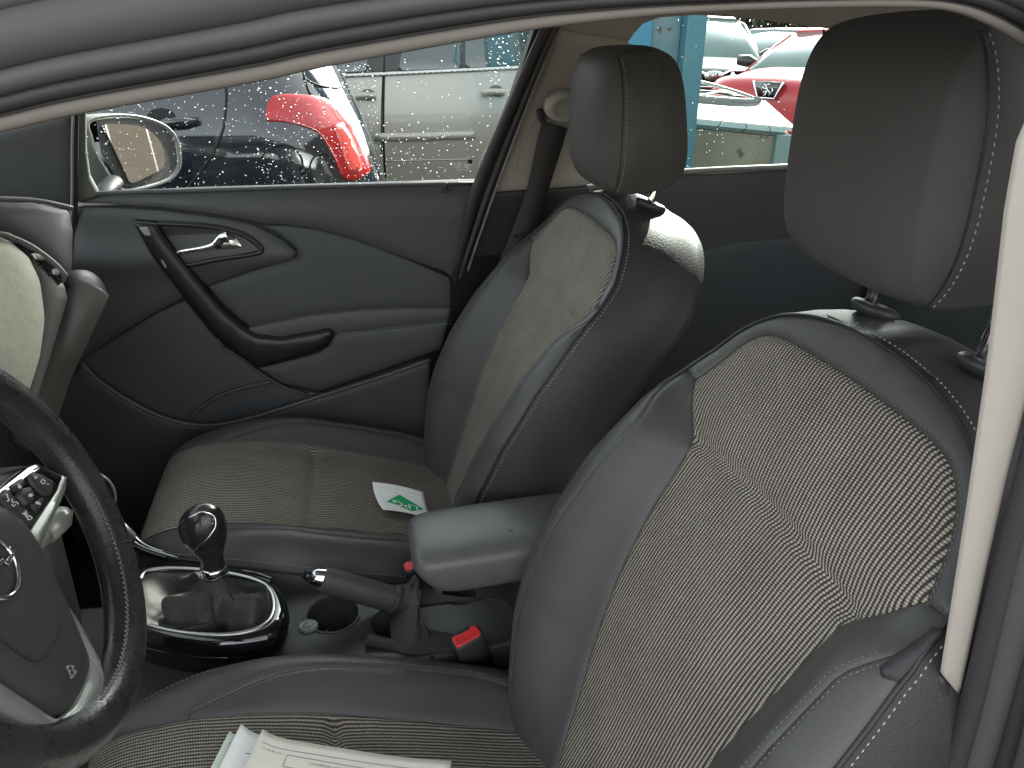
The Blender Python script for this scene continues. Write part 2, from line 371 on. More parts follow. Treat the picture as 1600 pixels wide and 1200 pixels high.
def build_seat(loc,label):
    root=empty('bucket_seat',loc,label,'car seat','front car seats')
    pk=dict(world=False,parent=root)
    # ---------- backrest
    bk=mesh('backrest',*back_shell(),root,LEATHER_P,world=False); fixn(bk)
    vs=lambda a,b,n: np.linspace(a,b,n)
    topc=[(.206,.478),(.194,.503),(.178,.528),(.156,.547),(.125,.556),(.07,.560),(0,.562)]
    right=[(uf(v),v) for v in vs(-.075,.455,40)]+[tuple(p) for p in cr([(.216,.455)]+topc,5)[1:]]
    fab=[(-a,b) for a,b in right[::-1]][1:]+right[::1]
    fab=right+[(-a,b) for a,b in right[::-1]][1:]
    o=panel('fabric_insert',fab,lambda u,v,h:backF(u,v,h),WEAVE,bk,sp=.009,bs=.005,groove=.005,gw=.004,world=False)
    for sg in (1,-1):
        inner=[(sg*uf(v),v) for v in vs(-.075,.455,40)]+[(sg*UO(.4585),.4585)]+[(sg*float(crest(v)),v) for v in vs(.450,-.075,60)]
        if sg<0: inner=inner[::-1]
        panel('bolster_panel',inner,backF,LEATHER,bk,sp=.010,bs=.005,groove=.003,gw=.0035,world=False)
        outer=[(sg*float(crest(v)),v) for v in vs(-.075,.440,60)]+[(sg*UO(v),v) for v in vs(.447,-.075,44)]
        if sg<0: outer=outer[::-1]
        panel('bolster_edge_panel',outer,backF,LEATHER,bk,sp=.010,bs=.005,groove=.003,gw=.0035,world=False)
    yo=[(UO(.4585),.4585)]+[(UO(v),v) for v in list(vs(.462,.60,26))]+[(u,.605-.004*(u/.11)**2) for u in vs(.09,0,6)]
    yo=yo+[(-a,b) for a,b in yo[::-1]][1:]
    yi=[(a,b) for a,b in fab if b>.4549]
    yin=sorted([p for p in right if p[1]>.4549],key=lambda p:0)
    inn=[(-a,b) for a,b in yin]+[p for p in yin[::-1]][1:]
    yoke=yo+inn
    panel('yoke_panel',yoke,backF,LEATHER,bk,sp=.010,bs=.005,groove=.003,gw=.0035,world=False)
    # piping round the outline and stitch rows
    ol=outline_back(160)
    mb=MB(); mb.tube([backF(u,v,-.001) for u,v in ol],.0022,8); mb.build('piping',PIPE,bk,world=False)
    st=MB()
    off=lambda d:[backF(*(np.array(p)*(1,1)+0),.0) for p in ol]
    P=np.array([backF(u,v,-.0045) for u,v in ol]); ctr=np.array(backF(0,.3,-.2))
    D=side_ring(.0075,160)
    stitches(None,D,None,mb=st,L=.0044,gap=.0020,r=.0008)
    o=st.build('edge_stitching',THREAD,bk,world=False); o['kind']='stuff'
    st=MB()
    for sg in (1,-1):
        for d in (-.0055,.0055):
            stitches(None,[backF(sg*(float(crest(v))+d),v,.0003) for v in vs(-.05,.41,60)],None,mb=st,L=.0034,gap=.0022,r=.0006)
    ins=.006
    for q in ([(a+.0055*(1 if a>0 else -1)*(1 if b<.53 else .6),b+(.005 if b>.52 else 0)) for a,b in inn],):
        stitches(None,[backF(u,v,.0002) for u,v in q],None,mb=st,L=.0034,gap=.0022,r=.0006)
    o=st.build('seam_stitching',THREADD,bk,world=False); o['kind']='stuff'
    # pull tab on the outer side of the bolster
    # ---------- cushion
    cu=mesh('cushion',*cush_shell(),root,LEATHER_P,world=False); fixn(cu)
    fab=[(x,cuf(x)) for x in vs(-.5685,.04,50)]+[(x,-cuf(x)) for x in vs(.04,-.5685,50)]
    front=[(-.5685,-.150),(-.585,-.113),(-.595,-.07),(-.600,0),(-.595,.07),(-.585,.113),(-.5685,.150)]
    fab=fab+[tuple(p) for p in cr(front,4)[1:-1]]
    panel('fabric_insert',[(a,b) for a,b in fab],lambda x,u,h:cushF(x,u,h),WEAVEC,cu,sp=.009,bs=.005,groove=.004,gw=.004,world=False)
    for sg in (1,-1):
        cc=lambda x: max(cuc(x),cuf(x)+.0005)
        inner=[(x,sg*cuf(x)) for x in vs(-.455,-.0,40)]+[(x,sg*cuc(x)) for x in vs(-.0,-.455,60)]
        if sg<0: inner=inner[::-1]
        panel('bolster_panel',inner,cushF,LEATHER,cu,sp=.010,bs=.005,groove=.0035,gw=.004,world=False)
        outer=[(x,sg*cuf(x)) for x in vs(-.566,-.455,14)]+[(x,sg*cuc(x)) for x in vs(-.455,0,60)]+[(.04,sg*.125)]+[(x,sg*CUO(x)) for x in vs(.04,-.564,60)]
        if sg<0: outer=outer[::-1]
        panel('bolster_edge_panel',outer,cushF,LEATHER,cu,sp=.010,bs=.005,groove=.003,gw=.004,world=False)
    st=MB()
    for sg in (1,-1):
        for d in (-.0055,.0055):
            stitches(None,[cushF(x,sg*(cuc(x)+d),.0003) for x in vs(-.44,-.03,80)],None,mb=st,L=.0034,gap=.0022,r=.0006)
    o=st.build('seam_stitching',THREADD,cu,world=False); o['kind']='stuff'
    st=MB(); pp=MB()
    for sg in (1,-1):
        stitches(None,[cushF(x,sg*(CUO(x)-.006),.0004) for x in vs(-.56,.03,80)],None,mb=st,L=.0044,gap=.002,r=.0007)
        pp=MB(); pp.tube([cushF(x,sg*CUO(x),-.001) for x in vs(-.56,.04,60)],.0022,8); pp.build('piping',PIPE,cu,world=False)
    o=st.build('edge_stitching',THREAD,cu,world=False); o['kind']='stuff'
    # side valance and recliner lever
    for sg in (1,-1):
        mb=MB(); mb.box((-.50,sg*.236-.012,.34),(.07,sg*.236+.012,.465)); mb.build('side_cover',BLACKPL,root,world=False,bevel=.012)
    mb=MB(); mb.box((-.45,-.19,.27),(.0,.19,.36)); mb.build('seat_base',DARKPL,root,world=False,bevel=.01)
    # ---------- headrest
    hr=mesh('headrest',*headrest_mesh(),root,HEADL,world=False); fixn(hr)
    st=MB()
    def side_pt(a,b,sg,e):
        p=2/.60; k=.475*min(1,(abs(a/.065)**p+abs(b/.109)**p)**(1/p)); kk=k/.475
        return HC+HN*(a*(1-.12*b/.109))+HB*b+np.array([0,sg*(.100+.036*(1-kk**2.0)+e),0])
    for sg in (1,-1):
        L1=[side_pt(.065*(.55+.10*abs(b/.109)**10),b,sg,.0006) for b in np.linspace(-.103,.103,60)]
        L2=[side_pt(.065*(.63+.10*abs(b/.109)**10),b,sg,-.0002) for b in np.linspace(-.103,.103,60)]
        stitches(None,L1,None,mb=st,L=.0044,gap=.0020,r=.0007)
        L3=[side_pt(-.065*(.45+.25*abs(b/.109)**8),b,sg,-.0002) for b in np.linspace(-.103,.103,60)]
        pp=MB(); pp.tube(L3,.0010,6); pp.build('seam',PIPE,hr,world=False)
        pp=MB(); pp.tube(L2,.0011,6); pp.build('seam',PIPE,hr,world=False)
    o=st.build('edge_stitching',THREAD,hr,world=False); o['kind']='stuff'
    for sg in (1,-1):
        b0=np.array([.0,sg*.081,SZ0])+.629*UPV-.057*NV; t0=b0+np.array([.012,0,.10])
        mb=MB(); mb.tube([b0-(t0-b0)*.9,t0+np.array([0,0,.0])],.0066,16); pst=mb.build('headrest_post',CHROME,hr,world=False)
        ax=np.array([0.0,0,1.]); 
        prof=[(0.0075,.006),(.010,.0065),(.0195,.005),(.0225,.002),(.0225,-.002),(.021,-.006),(.016,-.009)]
        rings=[[b0+np.array([r*1.15*math.cos(t),r*1.15*math.sin(t),z-.30*r*math.cos(t)*1.15]) for t in np.linspace(0,2*math.pi,28,endpoint=False)] for r,z in prof]
        mb=MB(); mb.loft(rings); mb.build('post_collar',BLACKPL,bk,world=False)
    return root
def outline_back(n=120):
    h=[tuple(q) for q in _oc if q[1]>=-.075]; h[-1]=(0,.604)
    return resample(h+[(-x,y) for x,y in h[::-1]][1:],.006)
def side_ring(dep,n,out=None):
    """the line that runs on the side band, dep metres behind the piping"""
    ol=outline_back(n); P=[]
    o2=np.array(ol); T=np.gradient(o2,axis=0); T/=np.linalg.norm(T,axis=1)[:,None]; Nn=np.c_[T[:,1],-T[:,0]]
    for (u,v),nn in zip(ol,Nn):
        w=float(backW(u,v)); top=max(0,nn[1])
        def prof(d):   # outward bulge at depth d
            s=math.sin(min(1,d/.13)*math.pi*.80)
            return (.010*s+ .030*top*math.sin(min(1,d/.11)*math.pi*.5)*(1-.3*min(1,d/.13)))
        e=prof(dep) if out is None else out
        uu,vv=u+nn[0]*e,v+nn[1]*e; ww=w-.0015-dep*(.95 if True else 1)
        ww=max(ww,-.16)
        P.append([vv*UPV[0]+ww*NV[0],uu,SZ0+vv*UPV[2]+ww*NV[2]])
    return P
def back_shell():
    deps=[0,.004,.010,.02,.035,.055,.075,.095,.115,.135,.150]
    rings=[side_ring(d,110) for d in deps]
    # rounded into the back
    def inset(d,k):
        r=np.array(side_ring(.155,110)); c=np.array([.5*0+.28*UPV[0]-.13*NV[0],0,SZ0+.28*UPV[2]-.13*NV[2]])
        q=r.copy(); q=c+(r-c)*k; q=q-np.array(NV)*d; return [tuple(x) for x in q]
    rings+= [inset(.004,.96),inset(.010,.88),inset(.014,.6),inset(.015,.2)]
    n=len(rings[0]); V=[q for r in rings for q in r]; F=[]
    for i in range(len(rings)-1):
        for k in range(n-1): F.append((i*n+k,i*n+k+1,(i+1)*n+k+1,(i+1)*n+k))
    return V,F
def cush_shell():
    vs=np.linspace; h=[(.06,CUO(.06))]+[tuple(q) for q in resample(_cc[::-1],.008) if q[0]<.06]; h[-1]=(-.603,0); ol=np.array(h+[(x,-u) for x,u in h[::-1]][1:])
    T=np.gradient(ol,axis=0); T/=np.linalg.norm(T,axis=1)[:,None]; Nn=np.c_[T[:,1],-T[:,0]]
    c=np.array([-.25,0]); 
    sg=np.sign(((ol-c)*Nn).sum(1)); Nn*=sg[:,None]
    rings=[]
    for out,dz in ((0,-.001),(.004,-.008),(.008,-.02),(.009,-.04),(.006,-.07),(-.002,-.10),(-.02,-.13)):
        rings.append([(x+n_[0]*out,u+n_[1]*out,max(cushZ(x,u)+dz,.36)) for (x,u),n_ in zip(ol,Nn)])
    n=len(rings[0]); V=[q for r in rings for q in r]; F=[(i*n+k,i*n+k+1,(i+1)*n+k+1,(i+1)*n+k) for i in range(len(rings)-1) for k in range(n-1)]
    return V,F
# headrest: centre HC, local axes a (forward-up normal), Y, b(up)
HLEAN=math.radians(-5); HC=np.array([.284,0,1.228]); HB=np.array([math.sin(HLEAN),0,math.cos(HLEAN)]); HN=np.array([-math.cos(HLEAN),0,math.sin(HLEAN)])
def sp_(t,e): c=math.cos(t); s=math.sin(t); return (abs(c)**e*(1 if c>0 else -1),abs(s)**e*(1 if s>0 else -1))
def headF(th,k,sg=1,h=0.):
    """k: 0 side centre .. .475 seam; side face at u=sg*half width; the ring th is the side outline"""
    c,s=sp_(th,.60); dd=.065+h; hh=.109+h
    # side face (gusset) ring scaled by k/.475, bulging
    kk=k/.475
    u=sg*(.100+.036*(1-kk**2.0))
    x=c*dd*(1.16 if c<0 else 1)*kk*(1.0-.12*s); b=s*hh*kk
    return HC+HN*(x)+HB*(b)+np.array([0,u,0])
def headrest_mesh():
    n=64; ths=np.linspace(0,2*math.pi,n,endpoint=False); rings=[]
    for sg in (1,):
        for k in (.05,.15,.25,.35,.42,.46,.475): rings.append([headF(t,k,1) for t in ths])
    # the front pad between the two seams bulges a little forward
    for u in np.linspace(.097,-.097,15):
        r=[]
        for t in ths:
            c,s=sp_(t,.60); f=1-(abs(u)/.100)**3
            dd=.065+.010*f*(1 if c>0 else .5); hh=.109+.006*f
            r.append(HC+HN*(c*dd*(1.16 if c<0 else 1)*(1-.12*s))+HB*(s*hh)+np.array([0,u,0]))
        rings.append(r)
    for k in (.475,.46,.42,.35,.25,.15,.05): rings.append([headF(t,k,-1) for t in ths])
    V=[q for r in rings for q in r]; F=[(i*n+k,i*n+(k+1)%n,(i+1)*n+(k+1)%n,(i+1)*n+k) for i in range(len(rings)-1) for k in range(n)]
    F+=[tuple(range(n)),tuple(range((len(rings)-1)*n,len(rings)*n))]
    return V,F
# the cushion's rows run lengthways: same cloth, its parameters swapped
WEAVEC=weave('seat_cloth_cushion',(.038,.035,.031),(.39,.352,.29),swap=True)
def swap_uv_rows(m):
    pass
def copy_tree(o,parent=None):
    c=o.copy(); COL.objects.link(c); c.parent=parent
    for ch in list(o.children): copy_tree(ch,c)
    return c
seat=build_seat((SX0,-.365,0),'nearest front seat, its grey cloth insert largest in view, with papers on the cushion')
seat2=copy_tree(seat)
for ch in seat.children:
    if ch.name.startswith('backrest'):
        panel('plastic_tab',[(-.2475,.452),(-.2405,.449),(-.2425,.405),(-.2475,.400),(-.256,.405)],lambda u,v,h: backF(u,v,h+.0035),DARKPL,ch,sp=.006,bs=.004,groove=.001,gw=.002,skirt=.004,rings=(),world=False)
for ch in seat.children:
    if ch.name.startswith('headrest'):
        ch.location=(-.020,0,.040)
        for q in ch.children:
            if q.name.startswith('headrest_post'): q.location=(.016,0,0)
        # the nearest headrest is pulled up higher
seat2.location=(SX0-.036,.365,0); seat2['label']='far front seat by the passenger door, green and white leaflet on its cushion'
# ==================================================================  helpers for the cabin
def carve(o,cutters):
    for c in cutters:
        b=o.modifiers.new('cut','BOOLEAN'); b.object=c; b.operation='DIFFERENCE'; b.solver='EXACT'
    bpy.context.view_layer.update()
    dg=bpy.context.evaluated_depsgraph_get(); me=bpy.data.meshes.new_from_object(o.evaluated_get(dg)); o.modifiers.clear(); o.data=me
    for c in cutters: bpy.data.objects.remove(c)
    return o
def text(name,body,size,M,m,parent,ext=.0002):
    c=bpy.data.curves.new(name,'FONT'); c.body=body; c.size=size; c.extrude=ext; c.align_x='CENTER'; c.align_y='CENTER'; c.resolution_u=2
    o=bpy.data.objects.new(name,c); COL.objects.link(o); bpy.context.view_layer.update()
    me=bpy.data.meshes.new_from_object(o.evaluated_get(bpy.context.evaluated_depsgraph_get())); bpy.data.objects.remove(o)
    me.transform(M); return link(name,me,parent,m,smooth=False)
def frame(o,x,z):
    """matrix whose columns are x (reading direction), z (facing); origin o"""
    x=Vector(x).normalized(); z=Vector(z).normalized(); y=z.cross(x).normalized(); x=y.cross(z)
    return Matrix(((x[0],y[0],z[0],o[0]),(x[1],y[1],z[1],o[1]),(x[2],y[2],z[2],o[2]),(0,0,0,1)))
class Sheet:
    """a plane with its own axes; pixels are placed on it, h lifts off towards the viewer"""
    def __init__(s,p0,n,ax):
        s.p=np.array(p0,float); s.n=np.array(n,float); s.n/=np.linalg.norm(s.n)
        a=np.array(ax,float); a-=s.n*(a@s.n); s.a=a/np.linalg.norm(a); s.b=np.cross(s.n,s.a)
    def px(s,x,y,h=0.):
        q=hit(x,y,s.p+s.n*h,s.n)-s.p; return (q@s.a,q@s.b)
    def F(s,h0=0.,bow=None):
        def f(a,b,h=0.):
            a=np.asarray(a,float); b=np.asarray(b,float); hh=h0+h+(bow(a,b) if bow else 0)
            return s.p+a[...,None]*s.a+b[...,None]*s.b+(hh*np.ones_like(a))[...,None]*s.n
        return f
    def pan(s,name,pix,m,parent,h=0.,th=.01,rnd=.003,gw=.004,sp=.015,bs=.006,smooth=0,puff=0,bow=None,**k):
        P=[s.px(x,y,h) for x,y in pix]
        if smooth: P=[tuple(q) for q in cr(P,smooth,True)]
        return panel(name,P,s.F(h,bow),m,parent,sp=sp,bs=bs,groove=rnd,gw=gw,skirt=th,puff=puff,rings=(.001,.003,.006) if rnd else (),**k)
    def path(s,pix,h=0.,n=8,closed=False):
        P=[s.px(x,y,h) for x,y in pix]; P=cr(P,n,closed) if n else P
        return [s.p+a*s.a+b*s.b+h*s.n for a,b in P]
    def tube(s,name,pix,r,m,parent,h=0.,n=8,seg=10,closed=False,**k):
        P=s.path(pix,h,n,closed)
        if closed: P=P+P[:1]
        if not np.isscalar(r): r=np.interp(np.linspace(0,1,len(P)),np.linspace(0,1,len(r)),r)
        mb=MB(); mb.tube(P,r,seg); return mb.build(name,m,parent,**k)
# ==================================================================  BODY SHELL
body=empty('cabin_shell',(0,0,.3),'shell of the car round the seats: pillars, roof lining and door seals','car body')
FAR=Sheet((0,.66,1.06),(0,-.953,-.303),(1,0,0))      # inner face of the far side above the sill, leaning in
NEAR=Sheet((0,-.60,1.33),(0,-1,0),(1,0,0))
mb=MB(); mb.box((-.75,-.52,1.43),(1.75,.50,1.455)); mb.build('roof_lining',HEADLINER,body)
mb=MB(); mb.box((-.78,-.60,1.458),(1.80,.60,1.468)); mb.build('roof_skin',DARKPL,body)
FAR.pan('side_lining',[(835,44),(868,46),(983,66),(990,55),(1005,38),(1030,28),(1090,24),(1180,30),(1290,45),(1400,60),(1500,300),(1900,300),(1900,-60),(820,-60)],HEADLINER,body,h=.0,th=.02,sp=.03,rnd=.003)
FAR.pan('pillar_trim',[(868,47),(983,66),(1002,110),(994,200),(955,283),(908,292),(775,301),(800,232),(848,110)],CREAM,body,h=.004,th=.03,rnd=.004,gw=.006)  # rear edge widened behind the headrest to block sun on the seats
FAR.tube('pillar_trim_recess',[(848,165),(880,138),(930,150),(935,200),(890,270),(862,285),(815,270),(806,255),(822,215)],.0016,mat('cream_recess_line',(.34,.32,.29),.8),body,h=.004,closed=True)  # thin closed tube traces the outline of the recess
FAR.pan('pillar_lower_trim',[(775,303),(920,293),(925,420),(860,640),(690,640),(700,480)],BLACKPL,body,h=.006,th=.03,rnd=.003)
FAR.pan('seal_leak_cover',[(840,30),(900,26),(870,110),(815,240),(790,330),(735,520),(680,520),(712,420),(745,290),(800,150)],RUBBERD,body,h=-.012,th=.02,rnd=0,sp=.03)  # added dark sheet, stops light leaking between the seal tubes
FAR.tube('door_seal',[(872,20),(853,46),(800,165),(748,287),(725,370),(706,450),(694,500)],.011,RUBBERD,body,h=.012,seg=14)
FAR.tube('seal_lip',[(884,20),(865,48),(815,165),(768,285),(742,360),(722,420),(700,490)],.0055,RUBBER,body,h=.016,seg=12)
FAR.tube('seal_edge',[(892,24),(873,50),(823,170),(777,290),(752,360),(732,420),(708,500)],.0028,mat('pale_trim_edge',(.22,.215,.20),.5),body,h=.014,seg=10)
# near side: top of the door opening, seen from underneath
LOW=[(-900,420),(-600,330),(-330,262),(-80,222),(0,206),(130,176),(400,127),(500,105),(700,68),(850,43),(1000,26),(1100,19),(1250,13),(1400,11),(1480,16),(1540,36),(1600,70),(1660,118),(1720,190)]
SC=[.62,.62,.62,.60,.60,.62,.64,.64,.60,.52,.42,.37,.37,.38,.40,.5,.55,.6,.6]
def rail(name,prof,m,y0=-.60,k=.00034,dn=0,**kw):
    P=np.array([list(HY(x,y,y0))+[s] for (x,y),s in zip(LOW,SC)]); P=np.array(cr(P,6)); rings=[]
    T=np.gradient(P[:,:3],axis=0); T/=np.linalg.norm(T,axis=1)[:,None]
    for p,t in zip(P,T):
        up=np.cross(t,[0,1.,0]); up=up if up[2]>0 or t[2]<-.5 else -up; up/=np.linalg.norm(up); up=-up if (up[2]<0 and t[2]>-.5) else up
        rings.append([p[:3]+up*(a*k*p[3])+np.array([0,b*k*max(p[3],.6),0]) for a,b in prof])
    mb=MB(); mb.loft(rings); return mb.build(name,m,body,**kw)
rail('lining_edge',[(0,8),(-2,0),(2,-7),(12,-10),(22,-8),(27,0),(27,14),(0,14)],mat('edge_strip',(.14,.127,.108),.75,bump=('noise',500,.2,.0003)))
rail('seal_groove',[(24,6),(24,2),(38,2),(38,20),(24,20)],RUBBERD)
def arc(c,r,n=9,a0=-80,a1=260,fy=1): return [(c[0]+r*math.sin(math.radians(a)),c[1]-fy*r*math.cos(math.radians(a))) for a in np.linspace(a0,a1,n)]
rail('seal_bead',arc((52,-6),17,12),RUBBERD)
rail('seal_bulb',arc((88,-14),24,14),RUBBER)
rail('seal_flap',arc((160,-6),54,18,fy=.7),mat('seal_flap_rubber',(.060,.058,.056),.6,bump=('noise',160,.15,.0005)))
rail('roof_gutter',[(205,6),(205,-14),(225,-24),(310,-30),(310,40),(205,40)],mat('gutter_grey',(.075,.073,.072),.6))
rail('roof_edge',[(310,-16),(330,-34),(900,-50),(900,40),(310,40)],mat('navy_paint',(.01,.012,.03),.25,coat=.5))
# near B pillar
NB=Sheet((.17,-.635,1.1),(0,-1,0),(1,0,0))
NB.pan('pillar_trim',[(1690,-60),(1650,110),(1601,225),(1582,330),(1555,560),(1520,800),(1478,1060),(1505,1092),(1545,900),(1580,745),(1640,520),(1700,300),(1740,100),(1750,-60)],CREAM,body,h=0,th=.003,rnd=.003)
NB.pan('pillar_lower_trim',[(1478,1064),(1505,1094),(1470,1300),(1380,1420),(1380,1330),(1440,1190)],BLACKPL,body,h=-.004,th=.05,rnd=.003)
for nm,off,r,m,h in (('seal_lip',22,.0085,RUBBERD,.006),('seal_bulb',52,.0105,RUBBER,.012),('seal_bead',84,.009,RUBBERD,.008),('seal_flap',122,.016,RUBBER,.010),('pillar_skin',185,.03,mat('pillar_black',(.008,.008,.009),.4),-.01)):
    NB.tube(nm,[(1790+off,-60),(1765+off,90),(1700+off,300),(1645+off,520),(1590+off,735),(1548+off,900),(1500+off*1.02,1092),(1466+off*1.1,1200),(1420+off*1.2,1330)],r,m,body,h=h,seg=16)
mb=MB(); P=[HY(40,150,.66)+np.array([-.12,.04,.02]),HY(120,160,.66)+np.array([0,0,.012]),HY(300,118,.64)+np.array([0,0,.012]),HY(500,78,.625)+np.array([0,0,.014]),HY(700,46,.615)+np.array([0,0,.012]),HY(845,24,.605)+np.array([0,0,.012])]
mb.tube([q+np.array([0,0,.016]) for q in cr(P,6)],.020,12,flat=(1,.8)); mb.build('window_header',RUBBERD,body)  # unseen header, its height set to keep sun off the upper dash
mb=MB(); mb.prism([(-.60,.58,1.44),(.30,.54,1.44),(.30,.60,1.395),(.0,.61,1.385),(-.3,.62,1.36),(-.60,.64,1.30)],(0,.05,0)); mb.build('roof_side_rail',HEADLINER,body)  # unseen rail, built above the window to block sun on the dash
# rear near side door and rear quarter, closing the cabin
mb=MB(); mb.box((.27,-.76,.30),(1.25,-.72,1.04)); mb.build('rear_near_panel',DARKPL,body,bevel=.01)
for y0 in (-.76,.70): mb=MB(); mb.box((1.25,y0,.30),(1.75,y0+.05,1.04)); mb.build('rear_quarter',DARKPL,body)
mb=MB(); mb.box((1.30,.52,1.04),(1.72,.70,1.40)); mb.build('rear_pillar',HEADLINER,body,bevel=.02)
mb=MB(); mb.box((1.30,-.70,1.04),(1.72,-.52,1.40)); mb.build('rear_pillar',HEADLINER,body,bevel=.02)
mb=MB(); mb.box((1.62,-.70,.30),(1.66,.70,1.02)); mb.build('tailgate_lining',DARKPL,body)
mb=MB(); mb.box((-1.30,-.72,.25),(1.75,.72,.29)); fl=mb.build('cabin_floor',CARPET,body)
mb=MB(); mb.box((-1.32,-.72,.25),(-1.28,.72,1.0)); mb.build('bulkhead',DARKPL,body)
mb=MB(); mb.box((-1.28,.70,.28),(-.70,.76,1.02)); mb.build('footwell_side',DARKPL,body)
mb=MB(); mb.box((-1.28,-.76,.28),(-.75,-.70,1.02)); mb.build('footwell_side',DARKPL,body)
mb=MB(); mb.box((-.6,-.80,.22),(1.3,-.66,.36)); mb.build('door_sill',BLACKPL,body,bevel=.02)
# ==================================================================  FAR FRONT DOOR
door=empty('side_door',(-.3,.72,.4),'closed front passenger door with rain-spotted window and chrome pull','car door','far side car doors')
D=Sheet((0,.70,1.0),(0,-1,0),(1,0,0))
mb=MB(); mb.box((-.86,.702,.36),(.16,.76,1.035)); mb.build('door_core',DARKPL,door)
bw=lambda a,b: -.012*np.clip((b+.0)/.06,0,1)**2
D.pan('sill_pad',[(119,318),(150,307),(300,299),(500,293),(762,285),(745,330),(722,400),(706,434),(696,425),(640,405),(560,375),(500,358),(450,351),(412,350),(395,345),(330,334),(250,325),(180,321)],DOORPL,door,h=.018,th=.03,rnd=.005,gw=.008,bow=bw)
D.pan('shoulder_trim',[(117,324),(180,326),(250,330),(330,340),(395,352),(440,374),(463,393),(456,405),(390,422),(320,448),(240,490),(160,540),(110,570)],DOORPL,door,h=.012,th=.02,rnd=.004,gw=.006,bow=lambda a,b:.012*np.exp(-((b+.07)/.03)**2))
D.pan('door_inset',[(412,353),(450,354),(500,361),(560,378),(640,408),(704,436),(704,482),(640,480),(560,484),(480,493),(400,509),(385,512),(350,480),(320,450),(400,423),(464,402),(464,388),(435,364)],DOORIN,door,h=.006,th=.012,rnd=.004,gw=.008)
D.pan('armrest_shelf',[(383,516),(400,512),(480,496),(560,487),(640,483),(706,484),(700,502),(600,513),(525,522),(515,519),(478,525),(430,534),(400,531)],mat('shelf_plastic',(.075,.076,.077),.55,bump=('noise',400,.15,.0004)),door,h=.03,th=.03,rnd=.004,gw=.006)
D.pan('armrest_front',[(523,524),(600,515),(700,504),(690,545),(600,578),(500,612),(440,600),(405,577),(450,566),(498,554),(514,541)],DOORIN,door,h=.036,th=.035,rnd=.005,gw=.006)
st=MB()
for dy in (0,6): stitches(None,D.path([(524,522+dy),(600,512+dy),(705,500+dy)],.037),None,mb=st,L=.0042,gap=.0022,r=.0006)
o=st.build('armrest_stitching',THREAD,door); o['kind']='stuff'
D.pan('pull_arc',[(207,348),(243,351),(252,370),(275,400),(310,443),(345,485),(375,511),(400,526),(440,530),(480,523),(515,516),(522,523),(514,541),(490,553),(450,565),(405,576),(370,556),(335,526),(300,484),(265,439),(235,399)],mat('satin_black',(.012,.012,.013),.36),door,h=.046,th=.045,rnd=.006,gw=.005,bs=.004)
pk=D.pan('handle_pocket',[(248,358),(300,355),(350,360),(382,373),(398,386),(385,394),(340,400),(285,406),(262,382)],DARKPL,door,h=.013,th=.01,rnd=0)
D.tube('handle_bezel',[(241,353),(290,351),(340,356),(380,367),(404,384),(408,392),(395,397),(340,405),(287,413),(262,386)],.0055,mat('satin_black2',(.02,.02,.021),.3),door,h=.022,closed=True,n=5)
mb=MB(); mb.tube(D.path([(270,397),(290,392),(318,387),(334,382),(345,373),(356,370)],.03),np.interp(np.linspace(0,1,41),[0,.15,.6,.85,1],[.002,.0045,.0055,.010,.012]),14,flat=(1,.6)); h1=mb.build('door_pull',CHROME,door)
D.pan('pull_base',[(338,372),(350,366),(366,371),(380,388),(362,392),(340,393),(333,386)],CHROME,door,h=.026,th=.012,rnd=.006,gw=.006,bs=.003,sp=.006)
D.pan('lock_button',[(217,356),(230,355),(236,368),(226,368)],mat('grey_button',(.25,.25,.24),.4),door,h=.049,th=.004,rnd=.001,bs=.002,sp=.004)
D.pan('pull_screw_cap',[(251,407),(254,406),(261,418),(258,419)],SATIN,door,h=.049,th=.004,rnd=.0,bs=.002,sp=.004)
D.pan('lower_trim',[(110,572),(160,542),(240,492),(290,470),(335,528),(405,580),(440,604),(500,616),(665,560),(662,566),(500,620),(400,652),(345,664),(300,664),(250,651),(200,626),(155,596),(128,570)],DOORIN,door,h=.004,th=.01,rnd=.003)
D.tube('pocket_edge',[(128,568),(155,595),(200,625),(250,650),(300,663),(345,663),(400,651),(500,619),(600,587),(672,562)],.0042,mat('lit_edge_plastic',(.09,.09,.09),.4),door,h=.024,seg=10)  # paler than the door: the lit edge is put into the colour
D.pan('pocket_front',[(128,572),(155,599),(200,629),(250,654),(300,667),(345,667),(400,655),(500,623),(600,591),(672,566),(668,720),(500,900),(130,900),(60,640)],DOORPL,door,h=.018,th=.02,rnd=.003)
D.tube('map_pocket_lip',[(292,658),(315,636),(345,618),(380,606),(425,596)],.004,DOORPL,door,h=.012,seg=10)
D.tube('arc_lower_lip',[(340,530),(352,545),(372,556),(400,578),(440,603),(480,616)],.004,DOORPL,door,h=.01)
mb=MB(); L0=HY(697,295,.684); mb.tube([L0+np.array([0,.004,-.006]),L0+np.array([0,.004,.004]),L0+np.array([0,.004,.011]),L0+np.array([0,.004,.0125])],[.0038,.0028,.0034,.0015],12); mb.build('lock_pin',BLACKPL,door)
mb=MB(); mb.tube([L0+np.array([0,.004,-.008]),L0+np.array([0,.004,-.004])],.0075,16); mb.build('pin_collar',BLACKPL,door,bevel=.001)
